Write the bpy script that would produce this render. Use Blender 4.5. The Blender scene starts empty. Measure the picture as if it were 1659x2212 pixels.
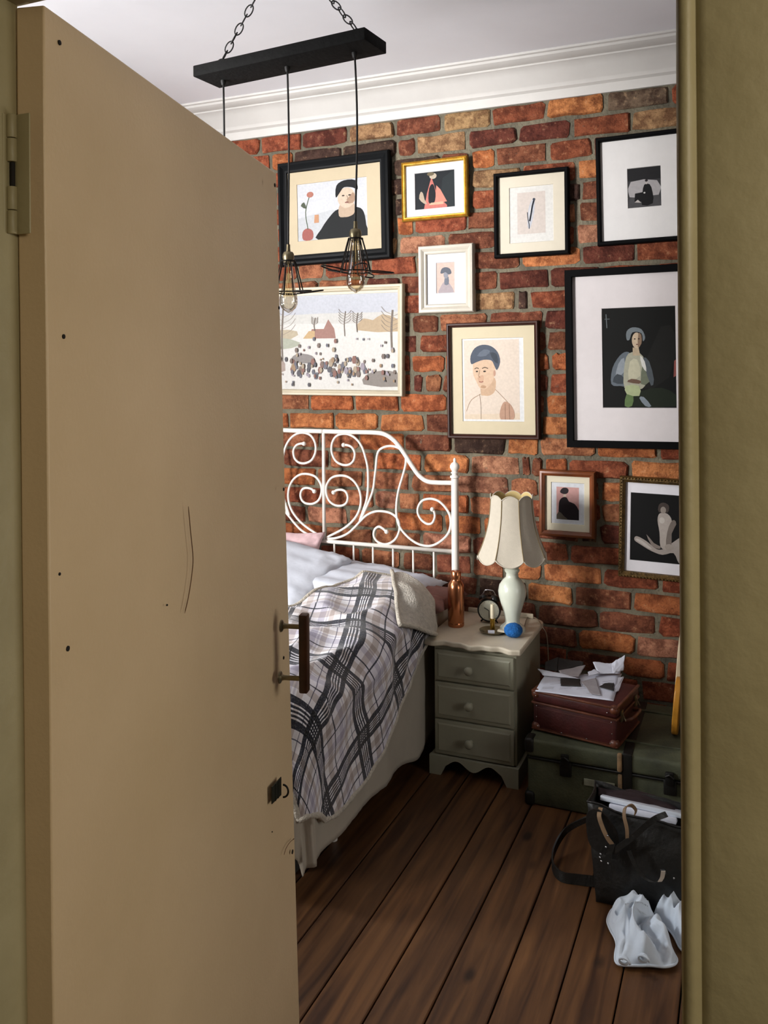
import bpy, bmesh, math, random
import numpy as np
from mathutils import Vector, Matrix, noise

random.seed(7)
rnd = random.Random(11)
PI = math.pi
SC = bpy.context.scene
COL = SC.collection

# ------------------------------------------------------------------ camera
F = 1850.0; CX, CY = 829.5, 800.0
YAW = math.radians(22.9); ROLL = math.radians(0.35); CAMZ = 1.57
right0 = Vector((math.cos(YAW), math.sin(YAW), 0)); fwd = Vector((-math.sin(YAW), math.cos(YAW), 0)); up0 = Vector((0, 0, 1))
camR = right0 * math.cos(ROLL) - up0 * math.sin(ROLL)
camU = up0 * math.cos(ROLL) + right0 * math.sin(ROLL)
cam_d = bpy.data.cameras.new('camera'); cam = bpy.data.objects.new('camera', cam_d); COL.objects.link(cam)
M3 = Matrix((camR, camU, -fwd)).transposed()
cam.matrix_world = Matrix.Translation((0, 0, CAMZ)) @ M3.to_4x4()
cam_d.sensor_fit = 'VERTICAL'; cam_d.sensor_height = 36; cam_d.lens = 36 * F / 2212
cam_d.shift_y = -(1106 - CY) / 2212; cam_d.shift_x = 0
cam_d.clip_start = 0.02; cam_d.clip_end = 60
SC.camera = cam

# ------------------------------------------------------------------ world, lights, exposure
wld = bpy.data.worlds.new('world'); SC.world = wld; wld.use_nodes = True
wn = wld.node_tree.nodes; wbg = wn['Background']
wbg.inputs[0].default_value = (0.62, 0.72, 0.9, 1); wbg.inputs[1].default_value = 0.25

def area(name, loc, target, sx, sy, power, col):
    d = bpy.data.lights.new(name, 'AREA'); d.shape = 'RECTANGLE'; d.size = sx; d.size_y = sy; d.energy = power; d.color = col
    o = bpy.data.objects.new(name, d); COL.objects.link(o); o.location = loc
    o.rotation_euler = (Vector(target) - Vector(loc)).to_track_quat('-Z', 'Y').to_euler()
    return o
# daylight through front and left windows, added fills for door and ceiling, dim hall
area('daylight_front', (-4.25, -1.0, 1.95), (-0.9, 3.6, 1.5), 1.1, 1.3, 640, (1.0, 0.975, 0.955))
area('daylight_left', (-4.95, 0.95, 3.25), (-0.1, 2.15, 0.0), 0.8, 0.8, 330, (0.88, 0.94, 1.0))
area('door_fill', (1.50, 1.75, 1.20), (-0.5, 1.9, 0.6), 0.7, 0.9, 16, (1.0, 0.96, 0.9))  # added fill brightening the door face and right floor, no known source
area('ceiling_fill_front', (-4.2, -1.2, 0.35), (-0.8, 2.6, 2.9), 1.2, 0.6, 300, (0.97, 0.97, 1.0))  # added fill aimed up through the front window to lift the ceiling
area('ceiling_fill_left', (-5.6, 1.35, 0.25), (0.2, 2.4, 2.9), 1.2, 0.6, 330, (0.95, 0.96, 1.0))  # second added ceiling fill, through the left window
area('hall_lamp', (0.95, -0.15, 1.95), (-0.1, 0.7, 1.1), 0.5, 0.5, 10.5, (1.0, 0.90, 0.74))
vs = SC.view_settings
vs.view_transform = 'Standard'; vs.look = 'None'; vs.exposure = 0.1; vs.gamma = 1.0; vs.use_curve_mapping = False
SC.cycles.max_bounces = 8; SC.cycles.diffuse_bounces = 5; SC.cycles.transparent_max_bounces = 12

# ------------------------------------------------------------------ projection helpers (pixel -> point on a real plane)
def ray(px, py):
    return fwd + camR * ((px - CX) / F) + camU * ((CY - py) / F)
def PY(px, py, Y):
    r = ray(px, py); return Vector((0, 0, CAMZ)) + r * (Y / r.y)
def PZ(px, py, z):
    r = ray(px, py); return Vector((0, 0, CAMZ)) + r * ((z - CAMZ) / r.z)
def PXp(px, py, X):
    r = ray(px, py); return Vector((0, 0, CAMZ)) + r * (X / r.x)
def PD(px, py, d):
    return Vector((0, 0, CAMZ)) + ray(px, py) * d

# ------------------------------------------------------------------ materials
def srgb(h):
    if isinstance(h, str):
        h = tuple(int(h[i:i + 2], 16) for i in (0, 2, 4))
    return tuple((c / 255 / 12.92) if c / 255 <= 0.04045 else ((c / 255 + 0.055) / 1.055) ** 2.4 for c in h) + (1,)
MATS = {}
def mat(name, col, rough=0.6, metal=0.0, var=0.12, vscale=6.0, bump=0.0, bscale=60.0, col2=None, sheen=0, coat=0, detail=6, spec=None):
    if name in MATS: return MATS[name]
    m = bpy.data.materials.new(name); m.use_nodes = True; MATS[name] = m
    nt = m.node_tree; N = nt.nodes; L = nt.links; b = N['Principled BSDF']
    c = srgb(col)
    b.inputs['Roughness'].default_value = rough; b.inputs['Metallic'].default_value = metal
    if coat: b.inputs['Coat Weight'].default_value = coat
    if spec is not None: b.inputs['Specular IOR Level'].default_value = spec
    if sheen: b.inputs['Sheen Weight'].default_value = sheen
    tc = N.new('ShaderNodeTexCoord')
    n = N.new('ShaderNodeTexNoise'); n.inputs['Scale'].default_value = vscale; n.inputs['Detail'].default_value = detail; n.inputs['Roughness'].default_value = 0.6
    L.new(tc.outputs['Object'], n.inputs['Vector'])
    r = N.new('ShaderNodeValToRGB')
    c2 = srgb(col2) if col2 else tuple(x * (1 - 2 * var) for x in c[:3]) + (1,)
    r.color_ramp.elements[0].position = 0.3; r.color_ramp.elements[0].color = c2
    r.color_ramp.elements[1].position = 0.62; r.color_ramp.elements[1].color = c
    L.new(n.outputs['Fac'], r.inputs['Fac']); L.new(r.outputs['Color'], b.inputs['Base Color'])
    if bump:
        n2 = N.new('ShaderNodeTexNoise'); n2.inputs['Scale'].default_value = bscale; n2.inputs['Detail'].default_value = 8
        L.new(tc.outputs['Object'], n2.inputs['Vector'])
        bp = N.new('ShaderNodeBump'); bp.inputs['Strength'].default_value = bump; bp.inputs['Distance'].default_value = 0.01
        L.new(n2.outputs['Fac'], bp.inputs['Height']); L.new(bp.outputs['Normal'], b.inputs['Normal'])
    return m

def brick_material():
    m = bpy.data.materials.new('brick_clay'); m.use_nodes = True; nt = m.node_tree; N = nt.nodes; L = nt.links; b = N['Principled BSDF']
    b.inputs['Roughness'].default_value = 0.88
    b.inputs['Specular IOR Level'].default_value = 0.25
    oi = N.new('ShaderNodeObjectInfo'); geo = N.new('ShaderNodeNewGeometry')
    def noi(scale, det, rough=0.6, vec=None):
        n = N.new('ShaderNodeTexNoise'); n.inputs['Scale'].default_value = scale; n.inputs['Detail'].default_value = det; n.inputs['Roughness'].default_value = rough
        L.new(vec or geo.outputs['Position'], n.inputs['Vector']); return n
    def ramp(src, p0, p1, c0=(0, 0, 0, 1), c1=(1, 1, 1, 1)):
        r = N.new('ShaderNodeValToRGB'); r.color_ramp.elements[0].position = p0; r.color_ramp.elements[1].position = p1
        r.color_ramp.elements[0].color = c0; r.color_ramp.elements[1].color = c1; L.new(src, r.inputs['Fac']); return r
    def mix(t, f, a, bb):
        x = N.new('ShaderNodeMix'); x.data_type = 'RGBA'; x.blend_type = t
        if isinstance(f, float): x.inputs[0].default_value = f
        else: L.new(f, x.inputs[0])
        for i, s in ((6, a), (7, bb)):
            if isinstance(s, tuple): x.inputs[i].default_value = s
            else: L.new(s, x.inputs[i])
        return x.outputs[2]
    big = ramp(noi(16, 4, 0.7).outputs['Fac'], 0.40, 0.58)
    dark = mix('MULTIPLY', 0.85, oi.outputs['Color'], (0.34, 0.26, 0.25, 1))
    c = mix('MIX', big.outputs['Color'], dark, oi.outputs['Color'])
    pale = ramp(noi(32, 6, 0.7).outputs['Fac'], 0.58, 0.72)
    c = mix('MIX', pale.outputs['Color'], c, mix('MIX', 0.45, c, (0.56, 0.36, 0.2, 1)))
    spk = ramp(noi(130, 4, 0.7).outputs['Fac'], 0.32, 0.44, (0.35, 0.32, 0.3, 1), (1, 1, 1, 1))
    c = mix('MULTIPLY', 0.8, c, spk.outputs['Color'])
    # mortar smeared over worn arrises
    sm = ramp(noi(22, 5, 0.7).outputs['Fac'], 0.66, 0.74)
    c = mix('MIX', sm.outputs['Color'], c, (0.13, 0.115, 0.085, 1))
    L.new(c, b.inputs['Base Color'])
    bp = N.new('ShaderNodeBump'); bp.inputs['Strength'].default_value = 1.0; bp.inputs['Distance'].default_value = 0.009
    L.new(noi(75, 8, 0.65).outputs['Fac'], bp.inputs['Height']); L.new(bp.outputs['Normal'], b.inputs['Normal'])
    return m

def attr_material(name, rough=0.55, attr='Col', coat=0.0, bump=0):
    m = bpy.data.materials.new(name); m.use_nodes = True; nt = m.node_tree; b = nt.nodes['Principled BSDF']
    a = nt.nodes.new('ShaderNodeAttribute'); a.attribute_name = attr
    n = nt.nodes.new('ShaderNodeTexNoise'); n.inputs['Scale'].default_value = 90; n.inputs['Detail'].default_value = 5
    g = nt.nodes.new('ShaderNodeNewGeometry'); nt.links.new(g.outputs['Position'], n.inputs['Vector'])
    mr = nt.nodes.new('ShaderNodeMapRange'); mr.inputs[1].default_value = 0.3; mr.inputs[2].default_value = 0.7; mr.inputs[3].default_value = 0.93; mr.inputs[4].default_value = 1.05
    nt.links.new(n.outputs['Fac'], mr.inputs[0])
    x = nt.nodes.new('ShaderNodeMix'); x.data_type = 'RGBA'; x.blend_type = 'MULTIPLY'; x.inputs[0].default_value = 1
    nt.links.new(a.outputs['Color'], x.inputs[6]); nt.links.new(mr.outputs[0], x.inputs[7])
    hs = nt.nodes.new('ShaderNodeHueSaturation'); hs.inputs['Saturation'].default_value = 0.78; hs.inputs['Value'].default_value = 0.80
    nt.links.new(x.outputs[2], hs.inputs['Color']); nt.links.new(hs.outputs[0], b.inputs['Base Color']); b.inputs['Roughness'].default_value = rough
    if coat: b.inputs['Coat Weight'].default_value = coat; b.inputs['Coat Roughness'].default_value = 0.25
    return m

def wood_material(name, c1, c2, rough=0.5, scale=3.0, knots=False, axis='Y', dark=None):
    m = bpy.data.materials.new(name); m.use_nodes = True; nt = m.node_tree; N = nt.nodes; L = nt.links; b = N['Principled BSDF']
    b.inputs['Roughness'].default_value = rough
    g = N.new('ShaderNodeNewGeometry'); oi = N.new('ShaderNodeObjectInfo')
    mp = N.new('ShaderNodeMapping')
    s = {'Y': (14, 0.9, 14), 'X': (0.9, 14, 14), 'Z': (14, 14, 0.9)}[axis]
    mp.inputs['Scale'].default_value = s
    ad = N.new('ShaderNodeVectorMath'); ad.operation = 'ADD'
    cm = N.new('ShaderNodeCombineXYZ'); ml = N.new('ShaderNodeMath'); ml.operation = 'MULTIPLY'; ml.inputs[1].default_value = 17
    L.new(oi.outputs['Random'], ml.inputs[0]); L.new(ml.outputs[0], cm.inputs[1]); L.new(ml.outputs[0], cm.inputs[2])
    L.new(g.outputs['Position'], ad.inputs[0]); L.new(cm.outputs[0], ad.inputs[1]); L.new(ad.outputs[0], mp.inputs['Vector'])
    n = N.new('ShaderNodeTexNoise'); n.inputs['Scale'].default_value = scale; n.inputs['Detail'].default_value = 8; n.inputs['Distortion'].default_value = 0.6
    L.new(mp.outputs[0], n.inputs['Vector'])
    r = N.new('ShaderNodeValToRGB'); r.color_ramp.elements[0].position = 0.32; r.color_ramp.elements[0].color = srgb(c2)
    r.color_ramp.elements[1].position = 0.68; r.color_ramp.elements[1].color = srgb(c1)
    L.new(n.outputs['Fac'], r.inputs['Fac'])
    out = r.outputs['Color']
    mr = N.new('ShaderNodeMapRange'); mr.inputs[3].default_value = 0.72; mr.inputs[4].default_value = 1.15; L.new(oi.outputs['Random'], mr.inputs[0])
    x = N.new('ShaderNodeMix'); x.data_type = 'RGBA'; x.blend_type = 'MULTIPLY'; x.inputs[0].default_value = 1
    L.new(out, x.inputs[6]); L.new(mr.outputs[0], x.inputs[7]); out = x.outputs[2]
    if knots:
        mp2 = N.new('ShaderNodeMapping'); mp2.inputs['Scale'].default_value = (7, 3.2, 7); L.new(ad.outputs[0], mp2.inputs['Vector'])
        v = N.new('ShaderNodeTexVoronoi'); v.inputs['Scale'].default_value = 1.0; L.new(mp2.outputs[0], v.inputs['Vector'])
        kr = N.new('ShaderNodeValToRGB'); kr.color_ramp.elements[0].position = 0.07; kr.color_ramp.elements[0].color = (0.1, 0.06, 0.04, 1)
        kr.color_ramp.elements[1].position = 0.14; kr.color_ramp.elements[1].color = (1, 1, 1, 1); L.new(v.outputs['Distance'], kr.inputs['Fac'])
        x2 = N.new('ShaderNodeMix'); x2.data_type = 'RGBA'; x2.blend_type = 'MULTIPLY'; x2.inputs[0].default_value = 0.85
        L.new(out, x2.inputs[6]); L.new(kr.outputs['Color'], x2.inputs[7]); out = x2.outputs[2]
    L.new(out, b.inputs['Base Color'])
    bp = N.new('ShaderNodeBump'); bp.inputs['Strength'].default_value = 0.25; bp.inputs['Distance'].default_value = 0.004
    L.new(n.outputs['Fac'], bp.inputs['Height']); L.new(bp.outputs['Normal'], b.inputs['Normal'])
    return m

def thin_glass(name, tint=(1, 1, 1, 1), gloss=0.12):
    m = bpy.data.materials.new(name); m.use_nodes = True; nt = m.node_tree; N = nt.nodes; L = nt.links
    N.remove(N['Principled BSDF']); out = N['Material Output']
    t = N.new('ShaderNodeBsdfTransparent'); t.inputs[0].default_value = tint
    g = N.new('ShaderNodeBsdfGlossy'); g.inputs['Roughness'].default_value = 0.03
    fr = N.new('ShaderNodeLayerWeight'); fr.inputs[0].default_value = 0.35
    ad = N.new('ShaderNodeMath'); ad.operation = 'MULTIPLY_ADD'; ad.inputs[1].default_value = 0.6; ad.inputs[2].default_value = gloss * 0.4
    L.new(fr.outputs['Fresnel'], ad.inputs[0])
    x = N.new('ShaderNodeMixShader'); L.new(ad.outputs[0], x.inputs[0]); L.new(t.outputs[0], x.inputs[1]); L.new(g.outputs[0], x.inputs[2])
    L.new(x.outputs[0], out.inputs[0]); return m

def plaid_material():
    m = bpy.data.materials.new('plaid_flannel'); m.use_nodes = True; nt = m.node_tree; N = nt.nodes; L = nt.links; b = N['Principled BSDF']
    b.inputs['Roughness'].default_value = 0.95; b.inputs['Sheen Weight'].default_value = 0.3
    uv = N.new('ShaderNodeUVMap'); uv.uv_map = 'UVMap'
    dn = N.new('ShaderNodeTexNoise'); dn.inputs['Scale'].default_value = 5; dn.inputs['Detail'].default_value = 2
    L.new(uv.outputs[0], dn.inputs['Vector'])
    sb = N.new('ShaderNodeVectorMath'); sb.operation = 'SUBTRACT'; sb.inputs[1].default_value = (0.5, 0.5, 0.5); L.new(dn.outputs['Color'], sb.inputs[0])
    sc_ = N.new('ShaderNodeVectorMath'); sc_.operation = 'SCALE'; sc_.inputs['Scale'].default_value = 0.035; L.new(sb.outputs[0], sc_.inputs[0])
    ad = N.new('ShaderNodeVectorMath'); ad.operation = 'ADD'; L.new(uv.outputs[0], ad.inputs[0]); L.new(sc_.outputs[0], ad.inputs[1])
    sep = N.new('ShaderNodeSeparateXYZ'); L.new(ad.outputs[0], sep.inputs[0])
    W = (0.66, 0.66, 0.70, 1); NAVY = (0.018, 0.024, 0.045, 1); BEI = (0.42, 0.34, 0.28, 1); LAV = (0.40, 0.38, 0.44, 1); PALE = (0.8, 0.8, 0.82, 1)
    def strip(sock, period, off):
        a = N.new('ShaderNodeMath'); a.operation = 'ADD'; a.inputs[1].default_value = off; L.new(sock, a.inputs[0])
        d = N.new('ShaderNodeMath'); d.operation = 'DIVIDE'; d.inputs[1].default_value = period; L.new(a.outputs[0], d.inputs[0])
        f = N.new('ShaderNodeMath'); f.operation = 'FRACT'; L.new(d.outputs[0], f.inputs[0])
        r = N.new('ShaderNodeValToRGB'); r.color_ramp.interpolation = 'CONSTANT'
        one = (1, 1, 1, 1)
        # positions in mm of a 250 mm repeat
        st = [(0, (.02, .024, .04, 1)), (17, one), (21, (.02, .024, .04, 1)), (26, one), (30, (.02, .024, .04, 1)), (35, one), (39, (.02, .024, .04, 1)), (44, one), (48, (.02, .024, .04, 1)), (65, (1, .99, .98, 1)),
              (84, (.66, .60, .56, 1)), (108, (.90, .88, .90, 1)), (122, (.03, .035, .06, 1)), (126, (.93, .92, .95, 1)), (150, (.68, .66, .74, 1)), (172, one), (177, (.74, .72, .78, 1)), (182, one), (187, (.72, .66, .62, 1)), (205, one), (228, (.15, .15, .22, 1)), (231, (.95, .93, .93, 1))]
        e = r.color_ramp.elements
        e[0].position = 0; e[0].color = st[0][1]; e[1].position = st[1][0] / 250; e[1].color = st[1][1]
        for p, c in st[2:]:
            x = e.new(p / 250); x.color = c
        L.new(f.outputs[0], r.inputs['Fac']); return r.outputs['Color']
    u = strip(sep.outputs[0], 0.27, 0.185); v = strip(sep.outputs[1], 0.30, 0.02)
    x = N.new('ShaderNodeMix'); x.data_type = 'RGBA'; x.blend_type = 'MULTIPLY'; x.inputs[0].default_value = 1; L.new(u, x.inputs[6]); L.new(v, x.inputs[7])
    y = N.new('ShaderNodeMix'); y.data_type = 'RGBA'; y.blend_type = 'MULTIPLY'; y.inputs[0].default_value = 1; L.new(x.outputs[2], y.inputs[6]); y.inputs[7].default_value = (0.84, 0.83, 0.86, 1)
    fn = N.new('ShaderNodeTexNoise'); fn.inputs['Scale'].default_value = 180; fn.inputs['Detail'].default_value = 4; L.new(uv.outputs[0], fn.inputs['Vector'])
    z = N.new('ShaderNodeMix'); z.data_type = 'RGBA'; z.blend_type = 'MIX'; L.new(y.outputs[2], z.inputs[6]); z.inputs[7].default_value = (0.45, 0.43, 0.42, 1)
    mr = N.new('ShaderNodeMapRange'); mr.inputs[1].default_value = 0.5; mr.inputs[2].default_value = 0.8; mr.inputs[4].default_value = 0.35; L.new(fn.outputs['Fac'], mr.inputs[0]); L.new(mr.outputs[0], z.inputs[0])
    L.new(z.outputs[2], b.inputs['Base Color'])
    bp = N.new('ShaderNodeBump'); bp.inputs['Strength'].default_value = 0.35; bp.inputs['Distance'].default_value = 0.003; L.new(fn.outputs['Fac'], bp.inputs['Height']); L.new(bp.outputs['Normal'], b.inputs['Normal'])
    return m

# ------------------------------------------------------------------ mesh builder
class MB:
    def __init__(s): s.v = []; s.f = []; s.mi = []; s.col = []
    def add(s, vs_, fs_, m=0):
        o = len(s.v); s.v.extend([tuple(x) for x in vs_]); s.f.extend([tuple(i + o for i in f) for f in fs_]); s.mi.extend([m] * len(fs_)); return s
    def box(s, lo, hi, m=0, M=None):
        x0, y0, z0 = lo; x1, y1, z1 = hi
        v = [(x0, y0, z0), (x1, y0, z0), (x1, y1, z0), (x0, y1, z0), (x0, y0, z1), (x1, y0, z1), (x1, y1, z1), (x0, y1, z1)]
        if M: v = [M @ Vector(p) for p in v]
        return s.add(v, [(0, 3, 2, 1), (4, 5, 6, 7), (0, 1, 5, 4), (1, 2, 6, 5), (2, 3, 7, 6), (3, 0, 4, 7)], m)
    def rbox(s, lo, hi, r, seg=2, m=0, M=None):
        bm = bmesh.new(); bmesh.ops.create_cube(bm, size=1)
        lo = Vector(lo); hi = Vector(hi); c = (lo + hi) / 2; d = hi - lo
        for v in bm.verts: v.co = Vector((v.co.x * d.x, v.co.y * d.y, v.co.z * d.z)) + c
        bmesh.ops.bevel(bm, geom=bm.edges[:], offset=min(r, min(d) * 0.49), segments=seg, affect='EDGES', profile=0.5)
        return s.addbm(bm, m, M)
    def addbm(s, bm, m=0, M=None):
        bm.verts.index_update()
        v = [(M @ x.co) if M else x.co.copy() for x in bm.verts]; f = [tuple(p.index for p in fc.verts) for fc in bm.faces]; bm.free()
        return s.add(v, f, m)
    def tube(s, pts, r, seg=8, closed=False, m=0, caps=True):
        pts = [Vector(p) for p in pts]; n = len(pts)
        rr = r if isinstance(r, (list, tuple)) else [r] * n
        T = []
        for i in range(n):
            a = pts[(i - 1) % n] if (closed or i > 0) else pts[0]; b = pts[(i + 1) % n] if (closed or i < n - 1) else pts[-1]
            t = (b - a); T.append(t.normalized() if t.length > 1e-9 else Vector((0, 0, 1)))
        nrm = T[0].orthogonal().normalized(); V = []
        for i in range(n):
            nrm = (nrm - T[i] * nrm.dot(T[i]))
            nrm = nrm.normalized() if nrm.length > 1e-6 else T[i].orthogonal().normalized()
            bn = T[i].cross(nrm)
            for k in range(seg):
                a = 2 * PI * k / seg; V.append(pts[i] + (nrm * math.cos(a) + bn * math.sin(a)) * rr[i])
        Fc = []
        for i in range(n if closed else n - 1):
            j = (i + 1) % n
            for k in range(seg):
                l = (k + 1) % seg; Fc.append((i * seg + k, i * seg + l, j * seg + l, j * seg + k))
        if caps and not closed:
            Fc.append(tuple(range(seg - 1, -1, -1))); Fc.append(tuple((n - 1) * seg + k for k in range(seg)))
        return s.add(V, Fc, m)
    def lathe(s, prof, c=(0, 0, 0), seg=24, m=0, M=None):
        V = []; Fc = []; n = len(prof)
        for r, z in prof:
            for k in range(seg):
                a = 2 * PI * k / seg; p = Vector((r * math.cos(a), r * math.sin(a), z))
                if M: p = M @ p
                V.append(p + Vector(c))
        for i in range(n - 1):
            for k in range(seg):
                l = (k + 1) % seg; Fc.append((i * seg + k, i * seg + l, (i + 1) * seg + l, (i + 1) * seg + k))
        Fc.append(tuple(range(seg - 1, -1, -1))); Fc.append(tuple((n - 1) * seg + k for k in range(seg)))
        return s.add(V, Fc, m)
    def prism(s, pts, d, m=0):
        """closed outline of 3-D points, extruded by vector d"""
        n = len(pts); d = Vector(d); V = [Vector(p) for p in pts] + [Vector(p) + d for p in pts]
        return s.add(V, [tuple(range(n - 1, -1, -1)), tuple(range(n, 2 * n))] + [(i, (i + 1) % n, n + (i + 1) % n, n + i) for i in range(n)], m)
    def grid(s, G, m=0, thick=0.0):
        """G[i][j] of points"""
        ni = len(G); nj = len(G[0]); V = [p for row in G for p in row]
        Fc = [(i * nj + j, i * nj + j + 1, (i + 1) * nj + j + 1, (i + 1) * nj + j) for i in range(ni - 1) for j in range(nj - 1)]
        return s.add(V, Fc, m)

WL = {}
def link(name, mb, mats, parent=None, smooth=False, auto=None, keep=False):
    me = bpy.data.meshes.new(name)
    V = np.array(mb.v, dtype=float)
    c = (V.min(0) + V.max(0)) / 2
    if parent is None: c[2] = V[:, 2].min()
    me.from_pydata((V - c).tolist(), [], mb.f)
    mats = mats if isinstance(mats, (list, tuple)) else [mats]
    for m in mats: me.materials.append(m)
    if len(mats) > 1: me.polygons.foreach_set('material_index', mb.mi)
    o = bpy.data.objects.new(name, me); COL.objects.link(o)
    if smooth or auto:
        me.polygons.foreach_set('use_smooth', [True] * len(me.polygons))
        if auto:
            me.set_sharp_from_angle(angle=math.radians(auto))
    pw = WL[parent.name] if parent else Vector((0, 0, 0))
    o.location = Vector(c) - pw; WL[o.name] = Vector(c)
    if parent: o.parent = parent
    me.update()
    return o
def fix(o):
    bm = bmesh.new(); bm.from_mesh(o.data); bmesh.ops.recalc_face_normals(bm, faces=bm.faces[:]); bm.to_mesh(o.data); bm.free(); return o
def tag(o, label, cat, group=None):
    o['label'] = label; o['category'] = cat
    if group: o['group'] = group
    return o
def thing(name, label, cat, loc, group=None):
    o = bpy.data.objects.new(name, None); COL.objects.link(o); o.location = loc; o.empty_display_size = 0.05; WL[o.name] = Vector(loc)
    return tag(o, label, cat, group)
def struct(o): o['kind'] = 'structure'; return o
def catmull(pts, k=6, closed=False):
    P = [Vector(p) for p in pts]; n = len(P); out = []
    rng = range(n) if closed else range(n - 1)
    for i in rng:
        p0 = P[(i - 1) % n] if (closed or i > 0) else P[0] * 2 - P[1]
        p1 = P[i]; p2 = P[(i + 1) % n]; p3 = P[(i + 2) % n] if (closed or i + 2 < n) else P[-1] * 2 - P[-2]
        for j in range(k):
            t = j / k
            out.append(0.5 * ((2 * p1) + (-p0 + p2) * t + (2 * p0 - 5 * p1 + 4 * p2 - p3) * t * t + (-p0 + 3 * p1 - 3 * p2 + p3) * t ** 3))
    if not closed: out.append(P[-1])
    return out
def nz(x, y, z=0.0): return noise.noise(Vector((x, y, z)))

# ================================================================== MATERIAL SET
BRICK = brick_material()
MORTAR = mat('mortar', '726b59', 0.95, var=0.25, vscale=9, bump=0.9, bscale=70, col2='4d493e')
WALLW = mat('wall_plaster', '8a8782', 0.85, var=0.04, vscale=2)
HALLW = mat('hall_plaster', '9a8a68', 0.85, var=0.08, vscale=2)
CEIL = mat('ceiling_plaster', 'f0f0f4', 0.9, var=0.03, vscale=1.5)
CORN = mat('cornice_plaster', 'cac7c2', 0.7, var=0.04, vscale=5, bump=0.1, bscale=18)
DOORP = mat('door_paint', 'dcc29a', 0.42, var=0.05, vscale=1.6, bump=0.08, bscale=140, col2='d0b68d')
FRAMEP = mat('frame_paint', 'a89d77', 0.5, var=0.10, vscale=4, bump=0.2, bscale=30, col2='988c66')
PLANK = wood_material('floor_pine', '6f4a29', '3a2110', 0.5, 2.2, knots=True)
WHITEM = mat('white_metal', 'e9e4dc', 0.35, var=0.03, vscale=20)
BLACKW = mat('black_frame', '0a0a0b', 0.65, var=0.1, vscale=20, spec=0.06)
BLKGLOSS = mat('black_lacquer', '090b0d', 0.55, var=0.1, vscale=30, spec=0.12)
DARKBR = mat('dark_brown_wood', '3a1d16', 0.45, var=0.2, vscale=12, spec=0.3)
BROWNF = mat('chestnut_wood', '7a4120', 0.35, var=0.25, vscale=10)
GOLD = mat('gilt', 'c39a3e', 0.38, 0.75, var=0.2, vscale=40, bump=0.15, bscale=200)
GILTD = mat('dark_gilt', '6b5228', 0.45, 0.55, var=0.35, vscale=50, bump=0.4, bscale=180)
CREAMF = mat('cream_frame', 'b9ae96', 0.5, var=0.06, vscale=14)
WHITEF = mat('white_frame', 'bdb6a8', 0.5, var=0.05, vscale=14, bump=0.1, bscale=90)
PRINT = attr_material('print_paper', 0.6)
PRINT.node_tree.nodes['Principled BSDF'].inputs['Specular IOR Level'].default_value = 0.15
CORD = mat('black_cord', '100e0d', 0.6, var=0.1)
CHARW = mat('charred_beam', '121211', 0.8, var=0.25, vscale=10, bump=0.3, bscale=60, spec=0.15)
BRASSA = mat('aged_brass', '8f8468', 0.38, 0.85, var=0.2, vscale=40)
BRASS = mat('brass', 'b8923e', 0.25, 0.95, var=0.12, vscale=30)
COPPER = mat('copper', 'c9825a', 0.24, 0.95, var=0.12, vscale=12, bump=0.05, bscale=40)
WIRE = mat('cage_wire', '15110d', 0.45, 0.5)
GLASS = thin_glass('window_glass')
BULBG = thin_glass('amber_bulb_glass', (0.93, 0.86, 0.72, 1), 0.25)
NSP = mat('sage_paint', '9a9884', 0.5, var=0.05, vscale=8, bump=0.05, bscale=80)
NST = mat('cream_top_paint', 'cfc4ae', 0.5, var=0.08, vscale=9)
CERAM = mat('ceramic', 'd5dacb', 0.25, var=0.03, vscale=10, coat=0.3)
PLAID = plaid_material()
SHERPA = mat('sherpa', 'c9c2b6', 1.0, var=0.12, vscale=60, bump=1.0, bscale=150)
HEM = mat('sherpa_edge', 'cbc3b4', 1.0, var=0.12, vscale=60, bump=0.8, bscale=150)
SHEET = mat('white_cotton', 'aea596', 0.95, var=0.04, vscale=8, bump=0.15, bscale=12)
PILW = mat('pillow_cotton', 'c6cad4', 0.95, var=0.03, vscale=8, bump=0.2, bscale=25)
PILP = mat('pillow_pink', 'd3b3b6', 0.95, var=0.08, vscale=60)
PILM = mat('pillow_mauve', '8a625a', 0.95, var=0.1, vscale=30)
GARM = mat('jersey_cloth', 'd5dde6', 0.95, var=0.06, vscale=14, bump=0.1, bscale=40)
LEATH = mat('black_leather', '1a1916', 0.5, var=0.25, vscale=14, bump=0.25, bscale=90)
LEATHT = mat('strap_lining', '8a6f52', 0.7, var=0.15, vscale=20)
OXB = mat('oxblood_fibre', '4a1a17', 0.5, var=0.2, vscale=14, bump=0.15, bscale=120)
OXT = mat('suitcase_trim', '6a3a26', 0.4, var=0.3, vscale=30, bump=0.1, bscale=80)
TRUNK = mat('green_canvas', '4f5139', 0.75, var=0.3, vscale=9, bump=0.2, bscale=150)
TRIMW = mat('worn_batten', 'a0805a', 0.6, var=0.5, vscale=16, col2='4a3a28')
DIRON = mat('dark_iron', '1c1a16', 0.5, 0.4)
STEEL = mat('steel', 'c8c8c8', 0.25, 1.0)
LABELP = mat('label_plate', '9a9a84', 0.6, var=0.2, vscale=60)
PAPER = mat('paper', 'd3d5e0', 0.8, var=0.05, vscale=20)
PAPERG = mat('grey_paper', 'a09a9c', 0.8, var=0.1, vscale=30)
PAPERD = mat('dark_paper', '2c2825', 0.7, var=0.3, vscale=20)
AMBER = mat('amber_wood', 'c98a2e', 0.35, var=0.2, vscale=12)
CREAMW = mat('cream_wood', 'cbb999', 0.5, var=0.1, vscale=12)
ALU = mat('aluminium', 'dfe6f0', 0.35, 0.2)
BLUEW = mat('blue_wool', '1c6fc0', 0.95, var=0.25, vscale=60, bump=0.9, bscale=180)
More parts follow.
